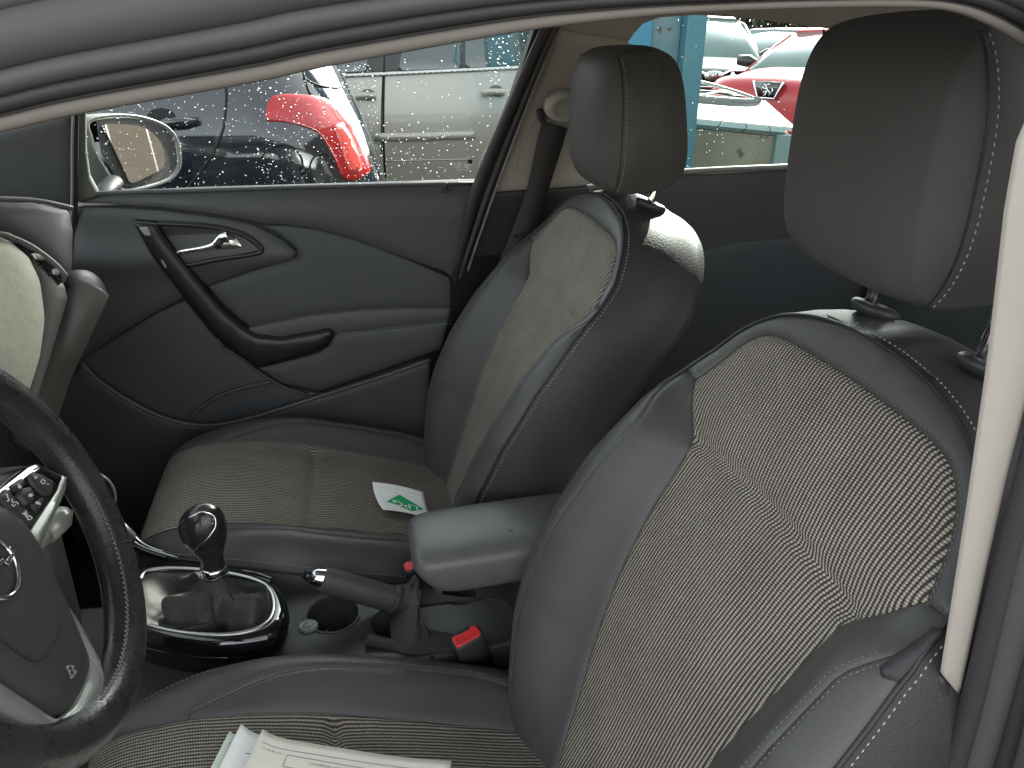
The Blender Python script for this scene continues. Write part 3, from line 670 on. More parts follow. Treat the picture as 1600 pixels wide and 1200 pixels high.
# window
GL=Sheet((0,.705,1.05),(0,-.953,-.303),(1,0,0))
GLASS=glassmat('window_glass',(.90,.96,.93),.8)
gp=[(60,316),(300,304),(766,292),(875,25),(400,40),(60,150)]
o=GL.pan('window_glass',gp,GLASS,door,h=0,th=0,rnd=0,sp=.08,bs=.05,smooth=0)
GL.tube('window_seal',[(60,316),(145,303),(300,298),(500,292),(760,286)],.0045,mat('weatherstrip',(.06,.062,.06),.55),door,h=.008,n=4)
GL.pan('sail_panel',[(-140,232),(0,205),(60,190),(111,178),(112,322),(60,318),(0,312),(-140,305)],DOORPL,door,h=.03,th=.03,rnd=.004,gw=.006)
GL.tube('sail_edge',[(116,150),(113,230),(112,326),(104,420)],.0028,mat('pale_edge',(.20,.20,.19),.45),door,h=.034,seg=8)
GL.tube('sail_gap',[(120,150),(119,230),(118,326),(110,420)],.004,RUBBERD,door,h=.028,seg=8)
GL.pan('window_channel',[(121,150),(131,150),(132,240),(138,282),(152,307),(119,318)],mat('channel_lit_trim',(.13,.14,.12),.45),door,h=.016,th=.02,rnd=.002)  # greenish light on the frame edge is part of this base colour
# small etched stamp in the corner of the pane
FR=lambda s,x,y,h,rot=0: frame(s.F(h)(*[np.array(q) for q in s.px(x,y,h)]),s.a*math.cos(rot)+s.b*math.sin(rot)*(1),s.n)
MARK=mat('etched_white',(.35,.36,.34),.6); MARKD=mat('etched_dark',(.03,.03,.03),.6)
text('glass_stamp','SAFETY GLASS\n43R 001582\nAS2 M124',.0062,FR(GL,722,262,.0015),MARK,door)
GL.pan('glass_stamp_mark',[(731,249),(738,249),(738,256),(731,256)],MARKD,door,h=.001,th=.0003,rnd=0,bs=.003,sp=.004)
# rain drops on the outside of the pane
WATER=bpy.data.materials.new('rain_water'); WATER.use_nodes=True
p=WATER.node_tree.nodes['Principled BSDF']; p.inputs['Transmission Weight'].default_value=1; p.inputs['IOR'].default_value=1.33; p.inputs['Roughness'].default_value=0.02
def drops(sheet,pts,parent,name='rain_drops',side=-1):
    mb=MB()
    for (x,y,r) in pts:
        a,b=sheet.px(x,y,0); e=RNG.uniform(.8,1.25); sl=RNG.uniform(0,.5) if r>.0014 else 0
        n=8; V=[]; h=r*.55
        for k,(rr,hh) in enumerate(((1,0),(.86,.5),(.5,.86))):
            for q in range(n):
                t=2*math.pi*q/n; dx=math.cos(t)*rr*r; dz=math.sin(t)*rr*r*e
                if dz<0: dz*=1+sl
                V.append(sheet.p+sheet.a*(a+dx)+sheet.b*(b+dz)+sheet.n*side*(.0012+hh*h))
        V.append(sheet.p+sheet.a*a+sheet.b*b+sheet.n*side*(.0012+h))
        F=[tuple(range(n))]+[(k*n+q,k*n+(q+1)%n,(k+1)*n+(q+1)%n,(k+1)*n+q) for k in range(2) for q in range(n)]+[(2*n+q,2*n+(q+1)%n,3*n) for q in range(n)]
        mb.add(V,F)
    o=mb.build(name,WATER,parent); o['kind']='stuff'; return o
pts=[]
def inwin(x,y):
    return x>128 and y>175-(x-125)*.178 and y<300 and x<850-(y-45)*.43
while len(pts)<1150:
    x=RNG.uniform(125,850); y=RNG.uniform(35,300)
    dens=.30
    if x>700 and y<130: dens=1
    if 400<x<620: dens=.75
    if 600<x<700 and y>200: dens=.6
    if x<400 and y<200: dens=.35
    if 590<x<760 and 60<y<190: dens=.12
    if not inwin(x,y) or RNG.random()>dens: continue
    r=abs(RNG.normal(0,.0006))+.0005
    if RNG.random()<.06: r=RNG.uniform(.0014,.0022)
    pts.append((x,y,r))
drops(GL,pts,door)
# exterior mirror, beyond the pane
MC=HY(208,238,.93); mn=np.array([.80,-.55,.075]); mn/=np.linalg.norm(mn)
MS=Sheet(MC,mn,(.55,.8,0))
if MS.b[2]<0: MS=Sheet(MC,mn,(-.55,-.8,0))
mir=None
hp=[(137,185),(200,178),(250,190),(276,212),(284,245),(280,268),(262,285),(215,298),(185,296),(150,245),(140,215)]
ctr=np.array([np.mean([MS.px(*q) for q in hp],0)])[0]
P0=np.array([tuple(q) for q in cr([MS.px(*q) for q in hp],5,True)])
rings=[]
for k,dh in ((.90,-.003),(.96,.002),(1,0),(1.02,-.012),(1.03,-.03),(.99,-.055),(.88,-.08),(.65,-.10),(.3,-.112)):
    rings.append([MS.F(dh)(np.array(q[0]),np.array(q[1])) for q in ctr+(P0-ctr)*k])
mb=MB(); mb.loft(rings,cap=False); mir=mb.build('mirror_housing',mat('mirror_housing',(.10,.105,.10),.35,bump=('noise',300,.1,.0004)),door)
mir_b=MS.pan('mirror_recess',[(150,188),(200,182),(246,194),(270,214),(277,245),(273,266),(258,280),(215,293),(190,290),(158,240)],DARKPL,door,h=-.003,th=.0,rnd=0,sp=.03)
o=MS.pan('mirror_glass',[(162,196),(185,194),(212,196),(230,202),(243,212),(252,226),(257,242),(257,256),(250,266),(232,275),(206,286),(196,270),(182,240),(170,214)],mat('mirror_silver',(.86,.86,.84),.015,1),door,h=.004,th=.006,rnd=0,sp=.03,bs=.002,smooth=3)
mb=MB(); q=HY(150,285,.80); mb.tube([q+np.array([.0,-.05,-.03]),q+np.array([.02,.05,-.01]),HY(185,280,.93)+np.array([-.02,0,-.0])],[.02,.02,.022],16,flat=(.7,1)); mb.build('mirror_arm',BLACKPL,door)
# ==================================================================  FAR REAR DOOR
rd=empty('side_door',(.75,.72,.4),'closed rear passenger door behind the headrests, sunlit window ledge','car door','far side car doors')
mb=MB(); mb.box((.27,.702,.34),(1.24,.76,1.06)); mb.build('door_core',DARKPL,rd)
D.pan('door_lining',[(905,297),(1060,274),(1225,266),(1420,262),(1420,760),(860,760)],DOORPL,rd,h=.008,th=.01,rnd=.003,sp=.04)
D.pan('door_inset',[(1010,420),(1150,380),(1420,360),(1420,640),(1010,660)],DOORIN,rd,h=.014,th=.008,rnd=.003,sp=.04)
D.tube('window_ledge',[(900,297),(1000,278),(1060,269),(1225,261),(1420,255),(1620,250)],.007,mat('sunlit_ledge_plastic',(.20,.20,.175),.5),rd,h=.008,n=4,seg=12)  # pale colour carries the sunlit strip along the ledge
GR=Sheet((0,.70,1.07),(0,-.953,-.303),(1,0,0))
GR.pan('window_glass',[(890,300),(1600,250),(1600,20),(970,10)],glassmat('rear_door_glass',(.86,.97,.93),.7),rd,h=0,th=0,rnd=0,sp=.1,bs=.06)
pts=[(RNG.uniform(1000,1240),RNG.uniform(25,262),abs(RNG.normal(0,.0005))+.0005) for _ in range(70)]
pts+=[(RNG.uniform(1090,1130),RNG.uniform(180,240),.0009) for _ in range(14)]
drops(GR,pts,rd)
# ==================================================================  REAR BENCH
rs=empty('rear_seat',(1.0,0,.3),'dark rear bench glimpsed behind the nearest headrest posts','car seat')
WD=weave('rear_cloth',(.010,.012,.011),(.09,.11,.095),.006,.004)
def bench(name,pts2,y0,y1,m):
    n=len(pts2); c=cr(pts2,4,True); r=[]
    for y,k in ((y0,.9),(y0+.01,.97),(y0+.03,1),(y1-.03,1),(y1-.01,.97),(y1,.9)):
        cc=np.mean(c,0); r.append([(cc[0]+(q[0]-cc[0])*k,y,cc[1]+(q[1]-cc[1])*k) for q in c])
    mb=MB(); mb.loft(r); o=mb.build(name,m,rs); 
    me=o.data; ul=me.uv_layers.new(name='UVMap'); 
    for l in me.loops:
        v=me.vertices[l.vertex_index].co; ul.data[l.index].uv=(v.y,v.z)
    return o
bench('bench_cushion',[(.56,.34),(.55,.50),(.62,.57),(.85,.54),(1.02,.50),(1.02,.34)],-.62,.62,WD)
for y0,y1 in ((-.64,-.215),(-.21,.21),(.215,.64)): bench('bench_backrest',[(1.0,.46),(.96,.58),(1.06,.85),(1.13,1.06),(1.20,1.10),(1.25,1.05),(1.16,.60)],y0,y1,WD)
for y in (-.42,0,.42): bench('rear_headrest',[(1.15,1.09),(1.14,1.18),(1.17,1.22),(1.22,1.20),(1.24,1.10)],y-.12,y+.12,HEADL)
# ==================================================================  SEAT BELT
belt=empty('seat_belt',tuple(HY(865,165,.62)),'dark belt hanging down the cream pillar behind the far seat','seat belt')
BW=mat('belt_webbing',(.035,.032,.030),.8,bump=('noise',900,.4,.0004))
BS=Sheet((0,.580,1.2),(0,-.953,-.303),(1,0,0))
L=[(847,188),(835,240),(822,300),(806,345),(790,385),(770,430)]; Rr=[(887,200),(872,250),(853,310),(840,362),(826,405),(812,445)]
Lp=BS.path(L,0,5); Rp=BS.path(Rr,0,5); mb=MB(); n=len(Lp)
mb.add([p for p in Lp]+[p for p in Rp]+[p+np.array([0,.0015,0]) for p in Lp]+[p+np.array([0,.0015,0]) for p in Rp],
 [(i,i+1,n+i+1,n+i) for i in range(n-1)]+[(2*n+i,3*n+i,3*n+i+1,2*n+i+1) for i in range(n-1)]+[(i,2*n+i,2*n+i+1,i+1) for i in range(n-1)]+[(n+i,n+i+1,3*n+i+1,3*n+i) for i in range(n-1)])
mb.build('webbing',BW,belt)
mb=MB(); mb.tube(BS.path([(842,172),(845,184),(850,192)],-.002),.006,10); mb.tube(BS.path([(842,174),(866,182),(890,187)],-.004),.007,10); o=mb.build('belt_guide_slot',BLACKPL,belt); o['kind']='stuff'
q=BS.F(.004)(*[np.array(v) for v in BS.px(882,165)])
rings=[[q+BS.a*(r*math.cos(t)*1.15)+BS.b*(r*math.sin(t)*.85)+BS.n*h for t in np.linspace(0,2*math.pi,24,endpoint=False)] for r,h in ((.036,-.012),(.036,.004),(.032,.011),(.022,.014),(.020,.011),(.008,.011))]
mb=MB(); mb.loft(rings); mb.build('belt_anchor_cover',mat('anchor_plastic',(.33,.31,.28),.6),belt)
BS.pan('belt_stop',[(800,367),(817,361),(819,366),(803,373)],BLACKPL,belt,h=.004,th=.006,rnd=.001,bs=.002,sp=.004)
# ==================================================================  DASHBOARD
dash=empty('dashboard',(-.75,0,.7),'dashboard end with sunlit dusty panel, vents and rounded glovebox edge','dashboard')
mb=MB(); mb.box((-1.27,-.70,.72),(-.78,.70,1.00)); mb.build('dash_core',DARKPL,dash,bevel=.03)
DS=Sheet(HY(70,430,.34),(.80,-.46,.38),(0,1,0))
DUST_SUN=mat('dusty_sunlit_panel',(.46,.45,.36),.6,noise=(70,.45,(.33,.32,.25)),bump=('noise',90,.3,.002))  # real dust, with sunlight also put into the pale yellow base
bulge=None
def dome(sheet,pts,amp):
    c=np.mean([sheet.px(*p) for p in pts],0); r=np.max([np.hypot(*(np.array(sheet.px(*p))-c)) for p in pts])
    return lambda a,b: amp*(1-np.clip(((a-c[0])**2+(b-c[1])**2)/r**2,0,1))
up=[(-160,312),(0,313),(60,316),(112,327),(119,360),(117,420),(100,450),(84,425),(50,398),(18,376),(0,368),(-160,352)]
DS.pan('upper_pad',up,BLACKPL,dash,h=.0,th=.06,rnd=.008,gw=.012,sp=.02)
DS.tube('pad_lip',[(-160,309),(0,311),(60,314),(113,325)],.004,mat('pad_lip_grey',(.12,.12,.115),.5),dash,h=.004)
DS.tube('hood_lip',[(-120,352),(0,366),(18,371),(50,386),(85,412),(103,432)],.0045,mat('hood_lip',(.10,.10,.095),.4),dash,h=.008)
DS.pan('vent_band',[(-120,360),(0,368),(18,376),(50,396),(84,424),(104,446),(108,466),(98,500),(58,632),(44,622),(60,560),(66,500),(60,440),(45,403),(20,381),(-120,372)],mat('band_metal',(.11,.11,.105),.4,.3),dash,h=.004,th=.04,rnd=.004,gw=.006,bs=.004)
for q in ([(24,377),(36,383),(52,398),(48,403),(38,396),(24,383)],[(54,392),(68,402),(72,408),(62,416),(50,403)],[(70,405),(80,413),(84,424),(78,432),(66,419)],[(82,418),(93,427),(99,440),(92,446),(80,432)]):
    DS.pan('vent',q,GLOSS,dash,h=.006,th=.006,rnd=.002,gw=.003,bs=.002,sp=.005)
DS.pan('vent_tab',[(52,395),(68,397),(71,406),(58,405)],SATIN,dash,h=.010,th=.006,rnd=.001,bs=.002,sp=.005)
DS.pan('vent_knob',[(84,420),(90,418),(95,424),(92,430),(86,428)],SATIN,dash,h=.010,th=.006,rnd=.001,bs=.002,sp=.005)
fp=[(-160,352),(0,372),(22,380),(45,402),(60,440),(66,500),(60,560),(45,622),(20,604),(0,574),(-160,520)]
DS.pan('dusty_panel',fp,DUST_SUN,dash,h=.010,th=.03,rnd=.006,gw=.01,bow=dome(DS,fp[1:-1],.012))
pth=[HY(140,452,.40),HY(128,480,.38),HY(105,530,.36),HY(82,580,.35),HY(62,640,.34),HY(48,690,.34)]
mb=MB(); mb.tube(cr(pth,6),[.030]*31,20); mb.build('glovebox_edge',mat('glovebox_edge_plastic',(.10,.10,.09),.45,bump=('leather',500,.2,.0004)),dash)
mb=MB(); c=HY(135,455,.42); mb.loft([[c+np.array([0,0,0])+r*(math.cos(t)*DS.a+math.sin(t)*DS.b)+DS.n*h for t in np.linspace(0,2*math.pi,28,endpoint=False)] for r,h in ((.036,-.05),(.040,-.01),(.036,.004),(.022,.010),(.0,.011))],cap=False); mb.build('glovebox_corner',BLACKPL,dash)
text('vent_mark','8:27',.011,frame(DS.p+DS.F(0)(*[np.array(q) for q in DS.px(88,455,.005)])*0+DS.F(.0055)(*[np.array(q) for q in DS.px(88,455,.005)])-DS.p,DS.a,DS.n),MARK,dash) if False else None
mb=MB(); mb.loft([[(x,-.37+.17*k*math.cos(t),1.0+.085*k*max(0,math.sin(t))) for t in np.linspace(-.4,math.pi+.4,24)] for x,k in ((-1.1,.5),(-1.0,.85),(-.9,.98),(-.80,1.0),(-.79,.93),(-.84,.86))]); mb.build('instrument_hood',DARKPL,dash)
mb=MB(); mb.box((-1.2,.10,.42),(-.80,.68,.74)); mb.build('glovebox',DARKPL,dash,bevel=.03)
mb=MB(); mb.box((-1.2,-.16,.30),(-.615,.11,.80)); mb.build('centre_stack',DARKPL,dash,bevel=.03)  # extended rearwards, dark block covers sunlit console where the footwell is shaded
# windscreen
mb=MB(); mb.add([(-1.35,-.66,1.0),(-1.35,.66,1.0),(-.62,.52,1.43),(-.62,-.52,1.43)],[(0,1,2,3)]); mb.build('windscreen',glassmat('screen_glass',(.9,.95,.92),.6),body)
# ==================================================================  CENTRE CONSOLE
con=empty('centre_console',(-.25,.01,.3),'black centre console with oval gear surround, cup holder and socket disc','console')
CON=mat('console_plastic',(.042,.044,.045),.5,bump=('noise',500,.2,.0004),noise=(9,.4,(.055,.057,.058)))
zt=.528
mb=MB(); n_=[(-.70,.125),(-.40,.118),(-.20,.095),(.02,.085),(.25,.085),(.25,-.085),(.02,-.085),(-.20,-.098),(-.40,-.105),(-.70,-.12)]
mb.prism([(x,y,.30) for x,y in n_],(0,0,zt-.30)); top=mb.build('console_top',CON,con,bevel=.012)
def cutter(x,y,rx,ry,z0,z1,n=40,tp=1.0):
    mb=MB(); mb.loft([[(x+rx*k*math.cos(t),y+ry*k*math.sin(t),z) for t in np.linspace(0,2*math.pi,n,endpoint=False)] for z,k in ((z0,.85*tp),(z1,1.))]); return mb.build('cut',None)
c1=HZ(516,962,zt); c2=HZ(605,975,zt); c3=HZ(718,930,zt)
def ccut(cs): return [cutter(c[0],c[1],rx,ry,zt-.075,zt+.03) for c,rx,ry in cs]
top.location=-Vector(con.location); bpy.context.view_layer.update()
carve(top,ccut([((c1[0]+.004,c1[1]+.004),.041,.043),((c2[0]+.004,c2[1]+.002),.030,.036),((c3[0],c3[1]+.004),.030,.030)]))
for p in top.data.polygons: p.use_smooth=False
mb=MB(); mb.tube([(c1[0]+.004+.0425*math.cos(t),c1[1]+.004+.0445*math.sin(t),zt+.0005) for t in np.linspace(.55,2*math.pi-.35,60)],.0018,8); mb.build('cup_holder_rim',mat('rim_plastic',(.06,.06,.06),.35),con)
def disc(name,c,prof,m,par,n=28,nv=(0,0,1)):
    nv=np.array(nv,float); nv/=np.linalg.norm(nv); a=np.cross(nv,[0,1,0]); a/=np.linalg.norm(a); b=np.cross(nv,a)
    mb=MB(); mb.loft([[np.array(c)+r*(math.cos(t)*a+math.sin(t)*b)+h*nv for t in np.linspace(0,2*math.pi,n,endpoint=False)] for r,h in prof]); return mb.build(name,m,par)
cs=HZ(482,980,zt)
sk=disc('socket_cap',cs,((.0145,-.004),(.0145,.003),(.0125,.005),(.0112,.0035),(.008,.003),(.0075,.004),(.0001,.0042)),mat('cap_grey',(.22,.23,.22),.45),con)
disc('socket_symbol',cs+np.array([0,0,.0045]),((.0035,0),(.0035,.0006),(.0024,.0006),(.0024,0.0002)),MARK,sk)
text('socket_marking','12V 120W',.0036,frame(cs+np.array([.0,-.0098,.0048]),(1,0,0),(0,0,1)),MARK,sk)
disc('indicator_lamp',HZ(511,988,zt),((.004,-.002),(.004,.0015),(.002,.0035),(.0003,.004)),mat('red_lamp',(.06,.01,.012),.15,coat=1),con,16)
# gear surround, an oval gloss collar with a bright inner ring
ZB=.59
oc=cr([HZ(x,y,ZB) for x,y in [(196,930),(212,893),(250,884),(320,887),(385,897),(430,914),(446,945),(438,978),(405,997),(350,1004),(280,1000),(215,985),(190,965)]],5,True)
ctr=np.mean(oc,0)
def ov(k,dz): return [ctr+(p-ctr)*k+np.array([0,0,dz]) for p in oc]
mb=MB(); mb.loft([ov(.80,-.035),ov(.83,.0),ov(.87,.004),ov(.94,.004),ov(1.0,-.002),ov(1.035,-.012),ov(1.04,-.026),ov(1.0,-.04),ov(.93,-.06),ov(.9,-.09)],cap=False); mb.build('gear_surround',GLOSS,con)
mb=MB(); rr_=ov(.865,.0045); mb.tube(rr_+rr_[:1],.0030,10,flat=(.8,1.1)); mb.build('surround_ring',SATIN,con)
mb=MB(); rr_=ov(1.03,-.024); mb.tube(rr_+rr_[:1],.0010,8); mb.build('surround_lower_ring',CHROME,con)
# rail running forward past the surround
pth=[HZ(150,790,.64),HZ(190,826,.62),HZ(215,850,.60),HZ(260,866,.59),HZ(330,882,.58),HZ(395,893,.572),HZ(425,903,.56)]
mb=MB(); mb.tube(cr([p+np.array([0,.01,-.01]) for p in pth],6),.011,12,flat=(.5,1)); mb.build('console_rail',GLOSS,con)
mb=MB(); mb.tube(cr([p+np.array([0,.004,-.004]) for p in pth],6),.0018,8); mb.build('rail_bead',SATIN,con)
mb=MB(); mb.box((.045,-.055,.50),(.25,.05,.625)); mb.build('armrest_pedestal',CON,con,bevel=.015)
# near side sill trim below the console
mb=MB(); mb.tube([HZ(200,1082,.42),HZ(330,1050,.42),HZ(470,1012,.42)],.005,10); mb.build('tunnel_trim',BLACKPL,con)
# ------------------------------------------------------------------ gear lever
gl=empty('gear_lever',(-.40,-.01,.59),'glossy black gear knob on a dark leather gaiter','gear lever')
ax0=HY(333,885,-.012); ax1=HY(321,800,-.020)
U3=(ax1-ax0); Ln=np.linalg.norm(U3); U3/=Ln; A3=np.cross(U3,[0,1,0]); A3/=np.linalg.norm(A3); B3=np.cross(U3,A3)
KR=[(.0,.0165,0),(.10,.0155,0),(.22,.0165,-.001),(.34,.021,-.003),(.48,.0265,-.005),(.64,.0300,-.006),(.80,.0300,-.006),(.92,.0265,-.005),(1.03,.0195,-.003),(1.10,.011,-.002),(1.13,.002,-.001)]
rings=[]
for t,r,o_ in [tuple(q) for q in cr(KR,4)]:
    rings.append([ax0+U3*Ln*t+A3*(r*math.cos(q)*1.02+ -o_)+B3*(r*math.sin(q)*.86) for q in np.linspace(0,2*math.pi,32,endpoint=False)])
mb=MB(); mb.loft(rings); kn=mb.build('gear_knob',mat('knob_black',(.018,.018,.018),.26,coat=.25,bump=('noise',30,.04,.001)),gl)
# inlay loop on the knob
def knob_pt(th,t,ex=.0004):
    K=np.array(cr(KR,4)); r=np.interp(t,K[:,0],K[:,1])+ex; o_=np.interp(t,K[:,0],K[:,2])
    return ax0+U3*Ln*t+A3*(r*math.cos(th)*1.02-o_)+B3*(r*math.sin(th)*.86)
vdir=CAM-(ax0+U3*Ln*.9); th0=math.atan2(vdir@B3,vdir@A3)
loop=[knob_pt(th0+a,t) for a,t in cr([(-1.6,.75),(-1.3,.95),(-.4,1.09),(.55,1.04),(.55,.90),(.15,.76),(-.35,.60),(-.75,.42),(-.85,.22)],6)]
mb=MB(); mb.tube(loop,.0011,8); mb.build('knob_inlay',CHROME,kn)
q=knob_pt(th0+.25,1.0,.0006); text('shift_pattern','1 3 5\nR 2 4 6',.006,frame(q,np.array([.8,-.5,0]),(U3*.9+(CAM-q)/np.linalg.norm(CAM-q)*.5)),MARK,kn)
rings=[[ax0+U3*h+A3*r*math.cos(q)+B3*r*.9*math.sin(q) for q in np.linspace(0,2*math.pi,28,endpoint=False)] for h,r in ((-.016,.0175),(-.014,.019),(-.002,.018),(.002,.0165))]
mb=MB(); mb.loft(rings); mb.build('knob_collar',CHROME,gl)
# gaiter with folds
GAI=mat('gaiter_leather',(.032,.031,.030),.66,bump=('leather',500,.35,.0006),noise=(14,.5,(.055,.053,.051)))
n=96; rings=[]; top_c=ax0-U3*.014
base=np.array(resample(ov(.862,.001),.001,True)); idx=np.linspace(0,len(base)-1,n+1)[:-1].astype(int); base=base[idx]
bc=base.mean(0); ang=np.array([math.atan2(p[1]-bc[1],p[0]-bc[0]) for p in base])
for i,t in enumerate(np.linspace(0,1,26)):
    ring=[]
    for p,a in zip(base,ang):
        neck=top_c+A3*.017*math.cos(a)*(1 if A3[0]>0 else -1)+np.array([0,.016*math.sin(a),0])
        s=t; r=(1-s)**1.35                               # quickly towards the neck
        k=p*(r)+neck*(1-r); 
        z=p[2]*(1-sm01(s*1.0))+neck[2]*sm01(s); 
        q=np.array([k[0],k[1],p[2]+.004*math.sin(min(1,s*4)*math.pi)-.010*math.sin(min(1,s*1.6)*math.pi)+(neck[2]-p[2])*max(0,(s-.25)/.75)**1.6])
        f=math.sin(math.pi*min(1,s*1.15))
        w=.0125*math.sin(3*a+1.2+4*s)+.0085*math.sin(5*a-7*s+.6)+.0042*math.sin(8*a+10*s)+.0020*math.sin(17*a-14*s)
        d=q-np.array([neck[0],neck[1],q[2]]); L_=np.linalg.norm(d)+1e-6
        q=q+d/L_*w*f*.9+np.array([0,0,w*f*1.1])
        ring.append(q)
    rings.append(ring)
mb=MB(); mb.loft(rings,cap=False); gt=mb.build('gaiter',GAI,gl,sub=1)
st=MB()
for a0 in (2.3,4.1,5.9):
    j=int(np.argmin(np.abs((ang-a0+math.pi)%(2*math.pi)-math.pi)))
    for e in (-1,1): stitches(None,[rings[i][(j+e)%n]+np.array([0,0,.0012]) for i in range(1,22)],None,mb=st,L=.003,gap=.0018,r=.0004)
o=st.build('gaiter_stitching',THREADD,gt); o['kind']='stuff'
# ------------------------------------------------------------------ handbrake
hb=empty('handbrake_lever',(-.13,.03,.5),'dark handbrake grip with chrome tip and soft leather boot','handbrake')
p0=HY(484,899,.022); p1=HY(618,938,.022); d=(p1-p0)/np.linalg.norm(p1-p0)
ts=np.linspace(0,1,24); ctrp=[p0+(p1-p0)*t+np.array([0,0,-.010*math.sin(t*math.pi)*0]) for t in ts]
mb=MB(); mb.tube(ctrp[3:],np.interp(ts[3:],[0,.12,.2,.45,.8,1],[.0135,.019,.0205,.021,.0212,.0212]),24,flat=(1.02,.82)); gp_=mb.build('grip',mat('grip_leather',(.055,.053,.050),.55,bump=('leather',600,.35,.0006)),hb)
mb=MB(); mb.tube([p0+d*.000,p0+d*.008,p0+d*.020,p0+d*.03],[.0095,.014,.0175,.0178],24,flat=(1.02,.85)); mb.build('chrome_tip',CHROME,hb)
mb=MB(); mb.tube([p0-d*.009,p0-d*.006,p0+d*.004],[.006,.0085,.0088],20); mb.build('release_button',mat('button_blue_black',(.01,.012,.022),.25),hb)
mb=MB(); mb.tube([p1-d*.008,p1-d*.002,p1+d*.004],[.0225,.0250,.0235],24,flat=(1.02,.85)); mb.build('boot_collar',GAI,hb)
n=72; base=[]
for t in np.linspace(0,2*math.pi,n,endpoint=False):
    c,s=sp_(t,.55); base.append(np.array([-.062+.096*c,-.034+.056*s,.531]))
tdir=d; a_=np.cross(tdir,[0,1,0]); a_/=np.linalg.norm(a_); a_=a_ if a_[2]>0 else -a_
rings=[]
for s in np.linspace(0,1,26):
    ring=[]
    for k,t in enumerate(np.linspace(0,2*math.pi,n,endpoint=False)):
        nk=p1+d*.002+a_*.022*(-math.cos(t))+np.array([0,.019*math.sin(t),0])
        b=base[k]; m1=p1+d*.055+np.array([0,-.008,.022])+a_*.054*(-math.cos(t))+np.array([0,.056*math.sin(t),0])
        q=(1-s)**2*b+2*s*(1-s)*m1+s*s*nk
        f=math.sin(math.pi*s)
        w=.011*math.sin(2*t+6*s+.5)+.0070*math.sin(4*t-9*s)+.0030*math.sin(8*t+13*s)+.0014*math.sin(15*t-9*s)
        dd=q-(p1+d*.03); dd/=np.linalg.norm(dd)+1e-9
        ring.append(q+dd*w*f)
    rings.append(ring)
mb=MB(); mb.loft(rings,cap=False); mb.build('boot',GAI,hb,sub=1)
# strap of loose leather at the front edge of the boot
mb=MB(); P=[HZ(x,y,.505) for x,y in [(568,1000),(572,990),(600,995),(640,1000)]]; mb.tube(cr([HZ(572,1000,.535),HZ(590,1003,.532),HZ(620,1010,.528),HZ(680,1024,.52)],5),.012,14,flat=(.5,1)); mb.build('boot_flap',GAI,hb)
# ------------------------------------------------------------------ armrest
ar=empty('armrest',(.03,-.01,.62),'padded grey centre armrest, its worn top catching the light','armrest')
ARM=mat('armrest_vinyl',(.098,.099,.098),.38,bump=('leather',520,.3,.0006),noise=(16,.5,(.115,.117,.115)),rvar=.05)
def armring(x,k,dz=0):
    r=[]; 
    for t in np.linspace(0,2*math.pi,64,endpoint=False):
        c,s=sp_(t,.42); zc_=.652+.012*max(0,(x+.1))/.25; hh=.036
        y=-.012+.073*c*k*(1-.10*(s<0)*abs(s)); z=zc_+hh*s*k
        if s>0: z+=.004*math.cos(c*1.5)*k
        r.append((x,y,z+dz))
    return r
xs=[(-.1235,.25),(-.1225,.6),(-.119,.80),(-.112,.90),(-.102,.955),(-.088,.985),(-.06,1),(0,1.0),(.06,1.0),(.12,1),(.17,.99),(.20,.96),(.215,.88),(.22,.6)]
rings=[[(p[0]+.030*((p[2]-.65)/.036)*(-1 if False else 0)+(.026*max(0,(.66-p[2])/.036) if x<-.05 else 0),p[1],p[2]) for p in armring(x,k)] for x,k in xs]
mb=MB(); mb.loft(rings); o=mb.build('armrest_pad',ARM,ar,sub=1)
mb=MB(); mb.tube([HY(795,836,-.086)+np.array([0,.006,.002]),HY(803,834,-.086)+np.array([0,.006,.002])],.0009,6); mb.build('scuff_mark',DARKPL,ar)
# ------------------------------------------------------------------ buckles
RED=mat('buckle_red',(.62,.035,.035),.38,bump=('noise',60,.05,.001))
def buckle(c,lean,yaw,label,sc=1.0):
    e=empty('belt_buckle',tuple(c),label,'belt buckle','red seat belt buckles')
    M=Matrix.Translation(Vector(c))@Matrix.Rotation(yaw,4,'Z')@Matrix.Rotation(lean,4,'Y')
    w,t,h=.023*sc,.013*sc,.075*sc
    mb=MB(); mb.loft([[M@Vector((x*a,y*a,z)) for x,y in [(sp_(q,.4)[0]*w,sp_(q,.4)[1]*t) for q in np.linspace(0,2*math.pi,32,endpoint=False)]] for z,a in ((-h*1.5,.55),(-h*.9,.8),(-h,.97),(-.004,1.0),(0,.97),(.0005,.90))]); mb.build('buckle_body',BLACKPL,e)
    mb=MB(); mb.loft([[M@Vector((x*a,y*a,z)) for x,y in [(sp_(q,.3)[0]*w,sp_(q,.3)[1]*t) for q in np.linspace(0,2*math.pi,32,endpoint=False)]] for z,a in ((-.003,.86),(.0022,.86),(.0028,.80),(.0018,.62),(.0014,.3))]); mb.build('press_button',RED,e)
    mb=MB(); mb.loft([[M@Vector((x*a,y*a+t*.78,z)) for x,y in [(sp_(q,.3)[0]*w*.45,sp_(q,.3)[1]*t*.16) for q in np.linspace(0,2*math.pi,16,endpoint=False)]] for z,a in ((-.001,1),(.0028,1))]); mb.build('latch_slot',DARKPL,e)
    return e
buckle(HY(729,995,-.112),math.radians(-16),math.radians(14),'red topped buckle beside the nearest seat cushion')
buckle(HY(648,880,.082),math.radians(-20),math.radians(8),'red topped buckle half hidden behind the armrest front',.9)
